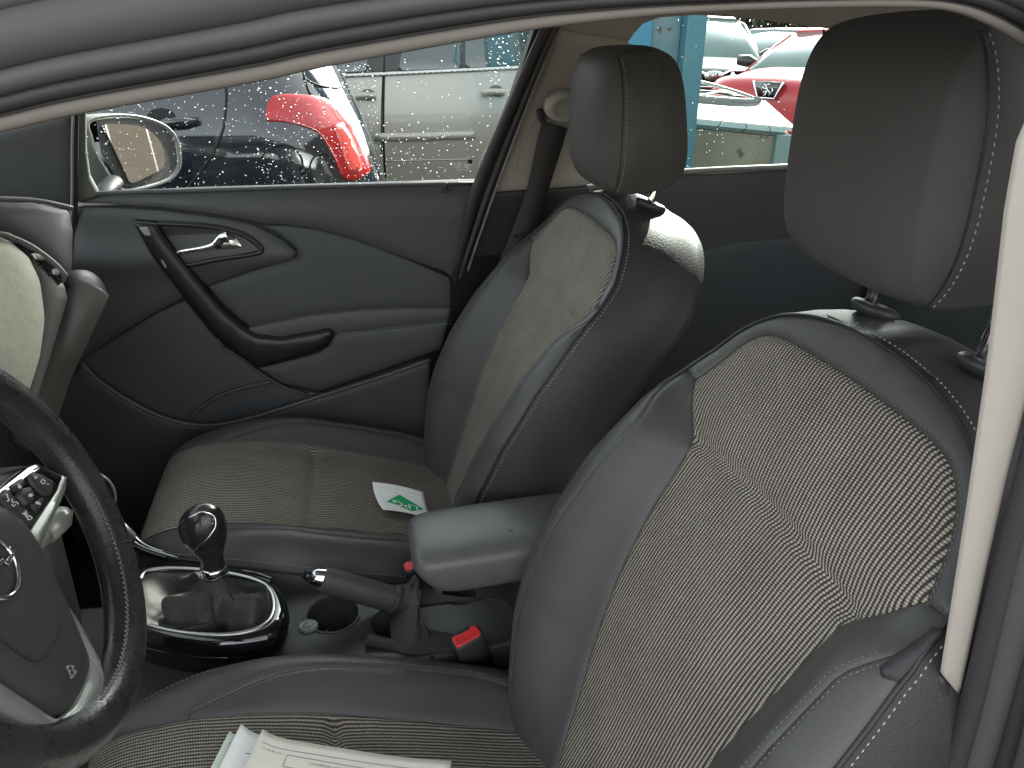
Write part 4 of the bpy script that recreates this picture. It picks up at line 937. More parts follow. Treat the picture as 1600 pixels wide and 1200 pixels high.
# ------------------------------------------------------------------ leaflet and papers
PAPER=mat('white_paper',(.82,.83,.80),.75); GREEN=mat('green_print',(.0,.36,.14),.6); GREYP=mat('grey_print',(.50,.51,.50),.7)
lf=empty('leaflet',tuple(HZ(625,775,.56)),'small curled white leaflet with a green LPG diamond','leaflet')
# local frame of the leaflet: a along its long edge (image right), b away from the viewer
LA=HZ(661,755,.562)-HZ(582,756,.562); LA[2]=0; wl_=np.linalg.norm(LA); LA/=wl_; LB=np.array([-LA[1],LA[0],0]); L0_=HZ(582,756,.562)
hl=.070
def leafF(a,b,h=0.):
    """a 0..1 across, b 0 (far edge) .. 1 (near edge); near edge curls up a little"""
    a=np.asarray(a,float); b=np.asarray(b,float)
    x=L0_[None]+ (a[...,None]*wl_)*LA - (b[...,None]*hl)*LB + (b[...,None]**1.3*.020+b[...,None]**2*.006*(1-a[...,None]))*LA
    z=.003+.018*np.clip(1-b,0,1)**2+.006*b**2+.004*np.sin(a*3)
    z0=np.array([cushZ(float(p)-(SX0-.036),float(q)-.365) for p,q in zip(np.ravel(x[...,0]),np.ravel(x[...,1]))]).reshape(z.shape)
    x=x.copy(); x[...,2]=z0+z+h+.002; return x
def grid(name,F,u0,u1,v0,v1,m,par,h=0,n=14,th=0):
    U=np.linspace(u0,u1,n); Vv=np.linspace(v0,v1,n); P=[F(np.array([u]),np.array([v]),h)[0] for v in Vv for u in U]
    o=mesh(name,P,[(j*n+i,j*n+i+1,(j+1)*n+i+1,(j+1)*n+i) for j in range(n-1) for i in range(n-1)],par,m,solid=th); return o
grid('sheet',leafF,0,1,0,1,PAPER,lf,0,18,.0004)
def lineon(name,F,pts,m,par,w=.008,h=.0006):
    V=[];Fc=[]
    P=resample(np.array(pts,float),.05)
    for i,p in enumerate(P):
        t=P[min(i+1,len(P)-1)]-P[max(i-1,0)]; t/=np.linalg.norm(t)+1e-9; nn=np.array([-t[1],t[0]])*w/2
        for s in (1,-1): q=p+nn*s; V.append(F(np.array([q[0]]),np.array([q[1]]),h)[0])
    for i in range(len(P)-1): Fc.append((2*i,2*i+1,2*i+3,2*i+2))
    return mesh(name,V,Fc,par,m)
panel('diamond',[(.18,.62),(.50,.28),(.93,.60),(.62,.86)],lambda a,b,h: leafF(a,b,h+.0007),GREEN,lf,sp=.06,bs=.04,groove=0,skirt=0,rings=())
def warp_text(name,body,size,F,uv,sc,m,par,h,rot=0):
    c=bpy.data.curves.new(name,'FONT'); c.body=body; c.size=size; c.align_x='CENTER'; c.align_y='CENTER'; c.resolution_u=3
    o=bpy.data.objects.new(name,c); COL.objects.link(o); bpy.context.view_layer.update()
    me=bpy.data.meshes.new_from_object(o.evaluated_get(bpy.context.evaluated_depsgraph_get())); bpy.data.objects.remove(o)
    for v in me.vertices:
        x,y=v.co.x,v.co.y; xr=x*math.cos(rot)-y*math.sin(rot); yr=x*math.sin(rot)+y*math.cos(rot)
        v.co=Vector(F(np.array([uv[0]+xr*sc[0]]),np.array([uv[1]-yr*sc[1]]),h)[0])
    return link(name,me,par,m,smooth=False)
warp_text('lpg_lettering','LPG',.30,leafF,(.55,.64),(1,1),PAPER,lf,.0012,math.pi-.10)
for q in ([(.10,.24),(.92,.24)],[(.10,.24),(.22,.95)],[(.92,.24),(.97,.9)],[(.12,.72),(.47,.24)],[(.62,.24),(.96,.5)]): lineon('printed_line',leafF,q,GREYP,lf,.008)
warp_text('small_print','LIQUEFIED PETROLEUM GAS',.075,leafF,(.52,.13),(1,1.2),GREYP,lf,.0008,math.pi)
def docF(o,ax,w,l,curl=.02,lift=.002,side=1):
    ax=np.array(ax,float); ax/=np.linalg.norm(ax); bx=np.array([ax[1],-ax[0],0]) ; bx=bx if bx[1]<0 else -bx
    def F(a,b,h=0.):
        a=np.asarray(a,float); b=np.asarray(b,float)
        x=np.array(o)[None]+(a[...,None]*w)*ax+(b[...,None]*l)*bx
        z0=.588-.010*np.clip(a,0,1)
        z=lift+curl*np.exp(-a*w/.014)+.003*np.sin(a*5+1)+.004*np.exp(-((b-.05)/.05)**2)*0
        x=x.copy(); x[...,0]-=.006*np.exp(-a*w/.01)*ax[0]*0; x[...,2]=z0+z+h; return x
    return F
CREAMP=mat('cream_paper',(.72,.70,.60),.75,noise=(30,.3,(.66,.64,.54))); PGREEN=mat('pale_green_print',(.42,.62,.40),.7); MGREEN=mat('mid_green_print',(.22,.50,.20),.7); INK=mat('grey_ink',(.20,.20,.19),.7); BLUEP=mat('blue_print',(.05,.06,.30),.6)
def zs(x,y,z=.592): return HZ(x,y,z)
d3=(zs(690,1182)-zs(412,1160)); d3[2]=0
s1=empty('document',tuple(zs(360,1180)),'green printed sheet, lowest and leftmost of the papers','paper','papers on the nearest seat')
F1=docF(zs(361,1158),d3,.17,.20,.016,.0015); grid('sheet',F1,0,1,0,1,mat('green_white_paper',(.66,.74,.64),.75),s1,0,26,.0002)
panel('green_box',[(.05,.24),(.5,.24),(.5,.9),(.05,.9)],lambda a,b,h: F1(a,b,h+.0005),PGREEN,s1,sp=.06,bs=.03,groove=0,skirt=0,rings=())
panel('green_band',[(.05,.20),(.5,.20),(.5,.25),(.05,.25)],lambda a,b,h: F1(a,b,h+.0008),MGREEN,s1,sp=.06,bs=.03,groove=0,skirt=0,rings=())
warp_text('small_print','REGISTRATION\nCERTIFICATE\nPART 1',.030,F1,(.13,.10),(1,1),MGREEN,s1,.0008,0)
s2=empty('document',tuple(zs(395,1180)),'plain white folded sheet between the green and cream ones','paper','papers on the nearest seat')
F2=docF(zs(380,1153),d3,.235,.21,.020,.004); grid('sheet',F2,0,1,0,1,PAPER,s2,0,26,.0002)
lineon('pen_stroke',F2,[(.065,.14),(.13,.11)],mat('pen_ink',(.12,.12,.16),.5),s2,.004)
s3=empty('document',tuple(zs(520,1190)),'cream certificate with ruled boxes and a blue block, topmost paper','paper','papers on the nearest seat')
F3=docF(zs(413,1159),d3,.222,.21,.014,.0075); grid('sheet',F3,0,1,0,1,CREAMP,s3,0,26,.0002)
for q in ([(.02,.07),(.97,.07)],[(.16,.10),(.93,.115)],[(.16,.10),(.16,.175)],[(.16,.175),(.93,.19)],[(.80,.115),(.80,.3)],[(.97,.07),(.97,.9)]): lineon('printed_rule',F3,q,INK,s3,.004)
warp_text('heading','Certificate of the Conformity to Approval',.028,F3,(.52,.135),(1,.8),INK,s3,.0008,-.02)
warp_text('subheading','VEHICLE COMPLETE',.026,F3,(.52,.165),(1,.8),INK,s3,.0008,-.02)
warp_text('small_print','To whom it may concern',.020,F3,(.52,.20),(1,.8),INK,s3,.0008,-.02)
warp_text('reference','17-98-86-2014',.020,F3,(.085,.10),(1,.8),INK,s3,.0008,-.02)
panel('blue_block',[(.36,.215),(.46,.215),(.46,.32),(.36,.32)],lambda a,b,h: F3(a,b,h+.0008),BLUEP,s3,sp=.06,bs=.03,groove=0,skirt=0,rings=())
# ------------------------------------------------------------------ cables and oddments
CB=mat('cable_grey',(.10,.10,.09),.35)
ca=empty('cable',tuple(HY(150,760,.08)),'thin dark charger cable drooping with an inline plug behind the wheel','cable')
mb=MB(); mb.tube(cr([HY(x,y,.10) for x,y in [(78,672),(92,684),(118,708),(150,736),(172,754),(180,775),(177,800),(174,822),(184,850),(199,875),(196,892)]],6),.0019,8); mb.build('cord',CB,ca)
mb=MB(); mb.tube(cr([HY(x,y,.08) for x,y in [(155,765),(162,765),(163,775),(158,795),(172,815),(190,830)]],6),.0019,8); mb.build('cord',CB,ca)
mb=MB(); mb.tube([HY(184,820,.07),HY(187,823,.07),HY(204,840,.07),HY(208,845,.07)],[.005,.009,.0085,.005],14); mb.build('inline_plug',mat('plug_plastic',(.04,.04,.04),.35),ca)
rc=empty('cloth',tuple(HZ(243,1058,.38)),'crumpled red cloth in the dark beside the console','cloth')
mb=MB(); c=HZ(243,1058,.34)
n=24; V=[]; 
for j in range(n):
    for i in range(n):
        x=(i/(n-1)-.5)*.10; y=(j/(n-1)-.5)*.08; V.append((c[0]+x,c[1]+y,.30+.05*math.exp(-(x*x+y*y)/.0016)+.008*math.sin(70*x+2)*math.cos(60*y)))
mb.add(V,[(j*n+i,j*n+i+1,(j+1)*n+i+1,(j+1)*n+i) for j in range(n-1) for i in range(n-1)]); mb.build('fabric',mat('red_cloth',(.35,.01,.03),.9),rc)
# ==================================================================  STEERING WHEEL
sw=empty('steering_wheel',(-.4837,-.3684,.9602),'worn leather steering wheel with silver trimmed spokes and button pod','steering wheel')
tw=math.radians(22.1); WN=np.array([math.cos(tw),0,math.sin(tw)]); WC=np.array([-.4837,-.3684,.9602])
WS=Sheet(WC,WN,(0,1,0))
WLE=mat('wheel_leather',(.026,.0255,.025),.30,bump=('leather',330,.22,.0010),noise=(30,.6,(.045,.042,.04)),rvar=.10)
WLG=mat('wheel_leather_grip',(.030,.029,.028),.36,bump=('noise',260,1.0,.0022),noise=(60,.6,(.012,.012,.012)))
R0=.1683; r0=.0206
def rimring(t,bul=0):
    e=np.array([math.cos(t),math.sin(t)]); c=WS.p+WS.a*e[0]*R0+WS.b*e[1]*R0; o=WS.a*e[0]+WS.b*e[1]
    return [c+o*((r0+bul)*math.cos(q))+WS.n*((r0+bul)*.92*math.sin(q)) for q in np.linspace(0,2*math.pi,26,endpoint=False)]
def seg(name,t0,t1,m,bul=0,n=60):
    mb=MB(); mb.loft([rimring(t,bul*(1 if 0<i<n-1 else .3)) for i,t in enumerate(np.linspace(t0,t1,n))]); return mb.build(name,m,sw)
seg('rim',math.radians(60),math.radians(420),WLE,0,120)
def ang_of(px,py): a,b=WS.px(px,py); return math.atan2(b,a)
a1,a2=ang_of(170,850),ang_of(205,990)
for t in (ang_of(170,858),):
    mb=MB(); rr2=rimring(t,.0004); mb.tube(rr2+rr2[:1],.0009,6); mb.build('rim_seam',PIPE,sw)
st=MB()   # zig-zag lacing along the inside of the rim
for i,t in enumerate(np.linspace(ang_of(110,790),ang_of(160,1140),90)):
    e=WS.a*math.cos(t)+WS.b*math.sin(t); e2=-WS.a*math.sin(t)+WS.b*math.cos(t); c=WS.p+e*(R0-r0*.80)+WS.n*(r0*.62)
    sgn=1 if i%2 else -1
    st.tube([c+e*.0028*sgn-e2*.0012,c+WS.n*.0006,c-e*.0028*sgn+e2*.0012],.0006,5)
o=st.build('rim_lacing',THREADD,sw); o['kind']='stuff'
hubp=[(-330,900),(-60,745),(60,712),(112,738),(112,770),(62,852),(90,925),(160,1035),(168,1085),(120,1135),(60,1120),(-40,1080),(-300,1180)]
WS.pan('hub_frame',[(-300,800),(-60,755),(60,722),(108,744),(100,775),(64,850),(88,925),(158,1040),(160,1080),(118,1128),(60,1105),(-40,1060),(-300,1050)],BLACKPL,sw,h=-.012,th=.03,rnd=.004)
SIL=mat('spoke_silver',(.40,.415,.385),.36,.6,noise=(30,.4,(.44,.46,.42)))
def strip(name,inner,outer,m,h,puff,th=.012,bs=.003):
    WS.pan(name,inner+outer[::-1],m,sw,h=h,th=th,rnd=.005,gw=.006,bs=bs,sp=.006)
strip('spoke_trim',[(103,738),(95,762),(56,826),(50,842),(58,862),(82,902),(128,985),(140,1012)],[(112,742),(110,762),(72,850),(70,866),(86,900),(130,965),(165,1028),(171,1052)],SIL,.010,0)
strip('spoke_trim',[(140,1012),(150,1035),(147,1060),(128,1100),(105,1120),(92,1118),(60,1096),(0,1056),(-160,950)],[(171,1052),(170,1078),(150,1115),(125,1140),(100,1150),(60,1135),(0,1100),(-170,1000)],SIL,.010,0)
pod=WS.pan('button_pod',[(-30,795),(0,765),(30,742),(48,728),(62,722),(104,742),(94,768),(54,826),(46,828),(30,808),(0,782)],GLOSS,sw,h=.008,th=.015,rnd=.003,gw=.004,bs=.003,sp=.008)
BTN=mat('button_face',(.045,.046,.042),.5); LEG=mat('button_legend',(.75,.75,.70),.5,)
for pix,hh in (([(48,742),(53,737),(66,740),(86,751),(82,772),(72,772),(56,758)],.012),([(20,757),(36,746),(42,754),(36,764),(30,768)],.010),([(37,762),(50,760),(56,768),(54,782),(46,788),(34,772)],.015),([(56,786),(66,776),(72,778),(60,800),(50,790)],.010),([(0,776),(12,762),(58,812),(50,822),(42,818)],.011)):
    WS.pan('button',pix,BTN,pod,h=hh,th=.006,rnd=.0015,gw=.002,bs=.0025,sp=.006)
def wt(name,body,size,px,py,h,rot,m,par): 
    q=WS.px(px,py,h); P=WS.p+WS.a*q[0]+WS.b*q[1]+WS.n*h; ex=-WS.a*math.cos(rot)+WS.b*math.sin(rot)
    return text(name,body,size,frame(P,ex,WS.n),m,par)
# marks on the pod, drawn as thin raised shapes
def glyph(name,strokes,h,par,m=LEG,r=.0005):
    mb=MB()
    for s_ in strokes: mb.tube(WS.path(s_,h,0) if len(s_)<3 else WS.path(s_,h,3),r,5)
    o=mb.build(name,m,par); o['kind']='stuff'; return o
glyph('volume_marks',[[(54,745),(59,746)],[(57,743),(55,748)],[(66,749),(64,753),(69,756),(70,751),(66,749)],[(73,756),(77,757)]],.0125,pod)
glyph('arrow_up',[[(29,757),(30,762),(33,761),(29,757)]],.0105,pod,r=.0007)
glyph('arrow_down',[[(56,785),(60,785),(63,788),(56,785)]],.0105,pod,r=.0007)
glyph('menu_mark',[[(45,773),(50,771)],[(45,775),(51,772)],[(47,776),(52,774)]],.0155,pod)
glyph('phone_marks',[[(9,773),(11,772),(12,777),(14,782),(11,783)],[(18,779),(20,785),(25,784),(29,788)],[(18,788),(22,791),(24,788)]],.0115,pod)
glyph('voice_marks',[[(35,802),(42,805),(40,798)],[(38,800),(41,808)],[(44,812),(43,807),(48,807),(50,810),(44,812)]],.0115,pod)
cov=[(-220,800),(-60,778),(0,794),(28,815),(50,846),(84,912),(142,1022),(148,1042),(136,1075),(112,1108),(100,1112),(60,1092),(0,1050),(-60,1010),(-220,1030)]
COV=mat('airbag_cover',(.050,.050,.045),.55,bump=('leather',520,.3,.0006),noise=(16,.4,(.060,.059,.052)))
cv=WS.pan('airbag_cover',cov,COV,sw,h=.004,th=.03,rnd=.006,gw=.008,bs=.005,sp=.010,bow=lambda a,b: .011*np.clip(1-(a*a+(b+.01)**2)/.0210,0,1))
HC_=.0135
WS.tube('cover_seam',[(66,905),(82,932),(92,965),(91,990),(82,1010),(68,1026),(54,1032),(36,1024),(14,1008),(-14,990),(-60,962)],.0011,DARKPL,sw,h=.0118,seg=6)
mb=MB()
lc=WS.px(-14,888,HC_); 
mb.tube([WS.p+WS.a*(lc[0]+.026*math.cos(t))+WS.b*(lc[1]+.026*math.sin(t))+WS.n*(HC_+.003) for t in np.linspace(0,2*math.pi,60)],.0022,10); mb.build('emblem_ring',CHROME,cv)
mb=MB(); 
mb.tube([WS.p+WS.a*a+WS.b*b+WS.n*(HC_+.004) for a,b in (WS.px(18,862,HC_),WS.px(2,884,HC_),WS.px(-4,879,HC_),WS.px(-44,915,HC_))],[.0008,.0024,.0024,.0008],6); mb.build('emblem_bolt',CHROME,cv)
wt('airbag_lettering','AIR\nBAG',.0062,112,1048,.0125,math.radians(-62),MARK,cv)
# column shroud, stalk and the dim parts seen between the spokes
mb=MB(); mb.tube([WC-WN*.02,WC-WN*.10,WC-WN*.3],[.05,.06,.07],24); mb.build('column_shroud',BLACKPL,sw)
mb=MB(); mb.tube([HY(70,835,-.22),HY(95,812,-.20),HY(100,800,-.19)],[.012,.012,.009],16); mb.tube([HY(40,860,-.26),HY(70,835,-.22)],[.008,.010],12); o=mb.build('column_stalk',mat('stalk_pale',(.34,.35,.31),.3,.2),sw); o['kind']='stuff'
# ==================================================================  OUTSIDE
GROUND=mat('wet_yard',(.075,.072,.066),.45,bump=('noise',18,.5,.01),noise=(.7,.8,(.12,.115,.10)),rvar=.2)
g=mesh('ground',[(-150,-150,0),(150,-150,0),(150,150,0),(-150,150,0)],[(0,1,2,3)],None,GROUND,smooth=False); props(g,'wet grey yard surface under and round the parked cars',kind='structure')
PBLK=mat('black_paint',(.010,.013,.018),.10,coat=1,bump=('noise',3,.02,.01),noise=(5,.4,(.014,.018,.022)))
PSIL=mat('silver_paint',(.40,.375,.33),.38,.25,coat=.5,noise=(2.5,.5,(.36,.33,.28)),bump=('noise',2,.02,.01))
TINT=glassmat('dark_car_glass',(.10,.12,.11),1.2)
TINTL=mat('car_glass_body',(.02,.03,.03),.05,coat=1)
def byz(name,plan,zs,m,par,n=26):
    """body lofted over height; plan(z)->(x0,x1,y0,y1,r)"""
    rings=[]
    for z in zs:
        x0,x1,y0,y1,r=plan(z); R=[]
        for cx,cy,a0 in ((x1-r,y0+r,-90),(x1-r,y1-r,0),(x0+r,y1-r,90),(x0+r,y0+r,180)):
            for t in np.linspace(a0,a0+90,9): R.append((cx+r*math.cos(math.radians(t)),cy+r*math.sin(math.radians(t)),z))
        rings.append(R)
    mb=MB(); mb.loft(rings); return mb.build(name,m,par)
def wheel(par,x,y,r=.31,w=.2,side=-1):
    mb=MB(); mb.loft([[(x+rr*math.cos(t),y+dy,r+rr*math.sin(t)) for t in np.linspace(0,2*math.pi,32,endpoint=False)] for rr,dy in ((r*.62,0),(r*.9,-.01*-side),(r,.03*-side),(r,(w-.03)*-side),(r*.9,w*-side))]); ty=mb.build('wheel',RUBBERD,par)
    mb=MB(); mb.loft([[(x+rr*math.cos(t),y+dy,r+rr*math.sin(t)) for t in np.linspace(0,2*math.pi,32,endpoint=False)] for rr,dy in ((r*.63,.0),(r*.60,.02*-side),(r*.2,.03*-side),(r*.15,0))]); mb.build('wheel_rim',SATIN,ty)
# ---------------- black hatchback beside the far window
bc=empty('parked_car',(-2.0,2.5,0),'black hatchback with glowing red tail lamp and wet paint just outside the window','car','cars parked in the yard')
def bX0(z): return np.interp(z,[.3,.84,1.07,1.25,1.48],[.0,-.01,-.08,-.17,-.34])
def bYo(z): return 1.70+np.interp(z,_bz,_by)
_bz=np.linspace(.2,1.5,60); _by=np.interp(_bz,[.2,.5,.80,.95,1.02,1.12,1.25,1.5],[.05,.02,.015,.0,.008,.035,.085,.21])
for _ in range(3): _by=np.convolve(np.r_[[_by[0]]*2,_by,[_by[-1]]*2],np.ones(5)/5,'valid')
RB=.36
byz('body',lambda z:(bX0(z)-4.0+.2*(z-.5),float(bX0(z)),float(bYo(z)),5.15-float(bYo(z)),RB),list(np.linspace(.22,1.36,34))+[1.42,1.46],PBLK,bc)
def BS_(s,z,h=0.):
    s=np.asarray(s,float); z=np.asarray(z,float)
    xc=bX0(z)-RB; yo=bYo(z); ph=np.clip(s/RB,0,math.pi/2); st=np.maximum(s-RB*math.pi/2,0)
    x=xc+np.minimum(s,0)+(RB+h)*np.sin(ph); y=yo+RB-(RB+h)*np.cos(ph)+st
    return np.stack([x,y,z+0*s],-1)
def bpx(x,y): 
    return solve(x,y,BS_,(-.2,1.1))
def bpan(name,pix,m,h=.004,th=.006,rnd=.002,sp=.03,sm=0,**k):
    P=[tuple(bpx(x,y)) for x,y in pix]; P=[tuple(q) for q in cr(P,sm,True)] if sm else P
    return panel(name,P,lambda a,b,hh: BS_(a,b,h+hh),m,bc,sp=sp,bs=.01,groove=rnd,gw=.004,skirt=th,rings=(.003,),**k)
def btube(name,pix,r,m,h=.0,closed=False,par=None):
    P=[tuple(bpx(x,y)) for x,y in pix]; P=cr(P,6,closed); P=P+P[:1] if closed else P
    mb=MB(); mb.tube([BS_(a,b,h) for a,b in P],r,8); return mb.build(name,m,par or bc)
REDL=mat('tail_lamp_red',(.36,.004,.008),.25,coat=.5,bump=('noise',60,.25,.004),noise=(22,.5,(.30,.0,.004)))
REDB=mat('tail_lamp_bright',(.60,.05,.04),.25,coat=.7,bump=('noise',80,.3,.004))
lamp=[(416,188),(417,168),(422,155),(434,148),(470,147),(500,151),(520,160),(540,178),(556,205),(570,235),(579,262),(574,272),(560,280),(545,282),(534,274),(524,252),(512,228),(496,207),(470,196),(440,190)]
tl=bpan('tail_lamp',lamp,REDL,h=.004,th=.006,rnd=.003,sp=.012,sm=4)
P=[tuple(bpx(x,y)) for x,y in [(520,196),(533,190),(548,212),(560,240),(566,262),(556,270),(544,268),(534,240)]]
panel('reverse_lens',P,lambda a,b,hh: BS_(a,b,.0065+hh),REDB,tl,sp=.02,bs=.01,groove=.001,skirt=.004,rings=())
SEAM=mat('shut_line',(.002,.002,.002),.7)
btube('door_shut_line',[(350,60),(352,120),(354,150),(350,195),(338,230),(318,262),(286,302)],.004,SEAM,h=.0)
btube('tailgate_shut_line',[(462,60),(474,110),(482,140),(486,147)],.0035,SEAM,h=.0)
btube('tailgate_shut_line',[(474,122),(500,134),(530,137),(556,128)],.0035,SEAM,h=.0)
btube('fuel_flap_ring',[(440+33*math.cos(t),258+32*math.sin(t)) for t in np.linspace(0,2*math.pi,16,endpoint=False)],.003,SEAM,h=.0,closed=True)
btube('bumper_shut_line',[(488,290),(484,262),(492,245),(510,240),(524,262)],.003,SEAM,h=.0)
P=[bpx(250,192),bpx(310,190)]; mb=MB(); mb.tube([BS_(a,b,h) for (a,b),h in zip(cr([bpx(244,196),bpx(262,190),bpx(290,188),bpx(312,188)],1),(.005,.035,.035,.012))],[.010,.014,.014,.010],12); mb.build('door_handle',PBLK,bc)
bpan('handle_recess',[(229,181),(236,172),(252,168),(268,172),(276,182),(270,195),(240,196)],SEAM,h=.001,th=.002,rnd=.0)
for x in (-3.2,-.75): wheel(bc,x,1.70)
# rear quarter glass
bpan('rear_side_glass',[(120,60),(340,62),(344,70),(340,76),(120,110)],TINTL,h=.004)
# ---------------- silver car behind it
sc_=empty('parked_car',(.5,4.4,0),'silver grey people carrier seen side on, with black window pillars and body moulding','car','cars parked in the yard')
SY=3.62
_sz=np.linspace(.2,1.75,60); _sy=np.interp(_sz,[.2,.45,.78,.98,1.08,1.75],[.07,.03,.0,.012,.04,.22])
for _ in range(2): _sy=np.convolve(np.r_[[_sy[0]]*2,_sy,[_sy[-1]]*2],np.ones(5)/5,'valid')
def sYo(z): return SY+np.interp(z,_sz,_sy)
byz('body',lambda z:(-2.55+max(0,z-.9)*1.0,1.62-max(0,z-.9)*.35,float(sYo(z)),2*SY+1.76-float(sYo(z)),.3),list(np.linspace(.2,1.62,26))+[1.68,1.71],PSIL,sc_)
def SS(x,z,h=0.):
    x=np.asarray(x,float); z=np.asarray(z,float); return np.stack([x,sYo(z)-h+0*x,z+0*x],-1)
spx=lambda x,y: tuple(solve(x,y,SS,(.3,1.0)))
def span(name,pix,m,h=.004,th=.01,rnd=.003,par=None,**k):
    return panel(name,[spx(*q) for q in pix],lambda a,b,hh:SS(a,b,h+hh),m,par or sc_,sp=.06,bs=.03,groove=rnd,gw=.006,skirt=th,rings=(.004,),**k)
def stube(name,pix,r,m,h=0.,par=None,sm=5,flat=None):
    P=cr([spx(*q) for q in pix],sm); mb=MB(); mb.tube([SS(a,b,h) for a,b in P],r,10,flat=flat); return mb.build(name,m,par or sc_)
SWIN=mat('side_window_glass',(.02,.032,.03),.04,coat=1,noise=(3.5,.8,(.05,.075,.072)))
span('pillar_cover',[(500,84),(850,30),(850,100),(500,117)],mat('pillar_cover_black',(.03,.03,.03),.35),h=.004)
for q in ([(480,90),(576,80),(574,112),(480,117)],[(630,66),(722,52),(722,108),(622,111)],[(727,51),(860,30),(860,101),(727,107)]): span('window',q,SWIN,h=.008)
span('waist_strip',[(470,118),(600,113),(850,101),(850,106),(600,118),(470,123)],mat('waist_bright',(.55,.55,.52),.3,.6),h=.014)
stube('door_shut_line',[(601,60),(600,118),(599,180),(600,240),(604,300)],.006,SEAM)
stube('door_shut_line',[(598,118),(596,180),(596,240)],.003,SEAM)
stube('body_moulding',[(585,214),(640,214),(700,212),(742,211)],.024,PSIL,h=.0,flat=(1,.8))
stube('wheel_arch_lip',[(744,288),(748,262),(758,238),(775,222),(800,210),(830,206)],.010,PSIL)
stube('lower_crease',[(600,252),(680,250),(740,249)],.006,PSIL,h=-.004)
for hx,hy in ((770,143),(570,149)):
    span('handle_recess',[(hx-8,hy-4),(hx,hy-10),(hx+12,hy-10),(hx+17,hy-2),(hx+12,hy+8),(hx,hy+8)],mat('recess_grey',(.10,.10,.095),.5),h=.001,th=.002,rnd=0)
    stube('door_handle',[(hx-17,hy+2),(hx-8,hy),(hx+8,hy),(hx+17,hy+1)],.018,PSIL,h=.03)
for x in (-1.7,1.02): wheel(sc_,x,SY)
# ---------------- general car for the far rows
def make_car(label,paint,loc,yaw,L=4.2,Wd=1.75,H=1.48,hood=.98,nose=.72,kind='hatch'):
    e=empty('parked_car',tuple(loc),label,'car','cars parked in the yard'); e.rotation_euler=(0,0,0)
    M=Matrix.Translation(Vector(loc))@Matrix.Rotation(yaw,4,'Z')
    def T(x,y,z): return tuple(M@Vector((x,y,z)))
    hw=Wd/2; rings=[]
    for x,w,zt,zl in ((-.02,.45,nose-.12,.38),(.0,.72,nose-.04,.28),(.05,.84,nose+.02,.24),(.16,.93,nose+.09,.22),(.40,.98,hood-.10,.2),(.75,1.0,hood-.03,.2),(1.1,1.0,hood,.2),(1.6,1.0,hood-.02,.2),(2.6,1.0,hood-.01,.2),(L-.6,.99,hood,.22),(L-.2,.94,hood-.02,.26),(L-.05,.85,hood-.1,.34),(L,.7,hood-.25,.42)):
        R=[]
        for t in np.linspace(0,2*math.pi,40,endpoint=False):
            c,s=sp_(t,.36); zc2=(zt+zl)/2; R.append(T(x,c*w*hw,zc2+s*(zt-zl)/2+(.03*math.cos(c*1.5) if s>.5 else 0)))
        rings.append(R)
    mb=MB(); mb.loft(rings); mb.build('body',paint,e)
    # cabin
    rings=[]; st_=((.98,.0,.86,.86),(1.35,.50,.84,.80),(1.72,.90,.83,.72),(2.0,.98,.83,.70),(2.7,1.0,.83,.69),(L-.75,.93,.82,.68),(L-.35,.55,.80,.72),(L-.12,.02,.78,.76))
    for x,k,wl2,wt2 in st_:
        zt=hood-.02+(H-hood+.0)*k; zb=hood-.06; R=[]
        for y,z in ((-wl2,0),(-(wl2*.45+wt2*.55),.55),(-wt2,.88),(-wt2*.86,1.0),(0,1.03),(wt2*.86,1.0),(wt2,.88),(wl2*.45+wt2*.55,.55),(wl2,0)): R.append(T(x,y*hw*1.08,zb+(zt-zb)*z))
        rings.append(R)
    mb=MB(); mb.loft(rings); mb.build('cabin_glass',CARGL,e)
    rings2=[]
    for r in rings[2:6]: rings2.append([tuple(np.array(q)+np.array([0,0,.012])) for q in r[2:7]]+[tuple(np.array(q)-np.array([0,0,.02])) for q in r[2:7][::-1]])
    mb=MB(); mb.loft(rings2); mb.build('roof',paint,e)
    for sgi in (0,-1):
        j2=2 if sgi==0 else 6
        mb=MB(); mb.tube([np.array(rings[0][sgi]),np.array(rings[1][j2])*.55+np.array(rings[1][1 if sgi==0 else 7])*.45,np.array(rings[2][j2]),np.array(rings[3][j2])],.035,8); mb.build('windscreen_pillar',paint,e)
        for k,nm in ((4,'door_pillar'),(5,'rear_pillar')):
            mb=MB(); mb.tube([np.array(rings[k][q]) for q in ((0,1,2) if sgi==0 else (8,7,6))],.04,8); mb.build(nm,paint,e)
        sg=-1 if sgi==0 else 1
        mb=MB(); mb.tube([T(1.28,sg*hw*.96,hood+.02),T(1.22,sg*(hw+.06),hood+.06),T(1.20,sg*(hw+.19),hood+.07)],[.05,.075,.06],12); mb.build('door_mirror',mat('mirror_dark',(.02,.02,.02),.3),e)
        mb=MB(); mb.loft([[T(.10+.06*a+(.02 if a<0 else .24)*k+.1*abs(b)*k,sg*(hw*.70+.15*b*k)+sg*.05*k*0,nose+.0+.07*c_*k+.08*(b+.2)*k) for a,b,c_ in [(math.cos(q),math.cos(q),math.sin(q)) for q in np.linspace(0,2*math.pi,20,endpoint=False)]] for k in (1.0,.9,.6)]); mb.build('headlight',mat('headlight_lens',(.55,.58,.55),.12,coat=1),e)
        for x in (.85,L-.8):
            mb=MB(); mb.loft([[T(x+rr*math.cos(t),sg*(hw-dy),.31+rr*math.sin(t)) for t in np.linspace(0,2*math.pi,24,endpoint=False)] for rr,dy in ((.2,.0),(.29,.0),(.31,.04),(.31,.2))]); mb.build('wheel',RUBBERD,e)
    return e,T,M
CARGL=mat('far_car_glass',(.10,.16,.145),.06,coat=1,noise=(1.5,.6,(.05,.08,.075)))
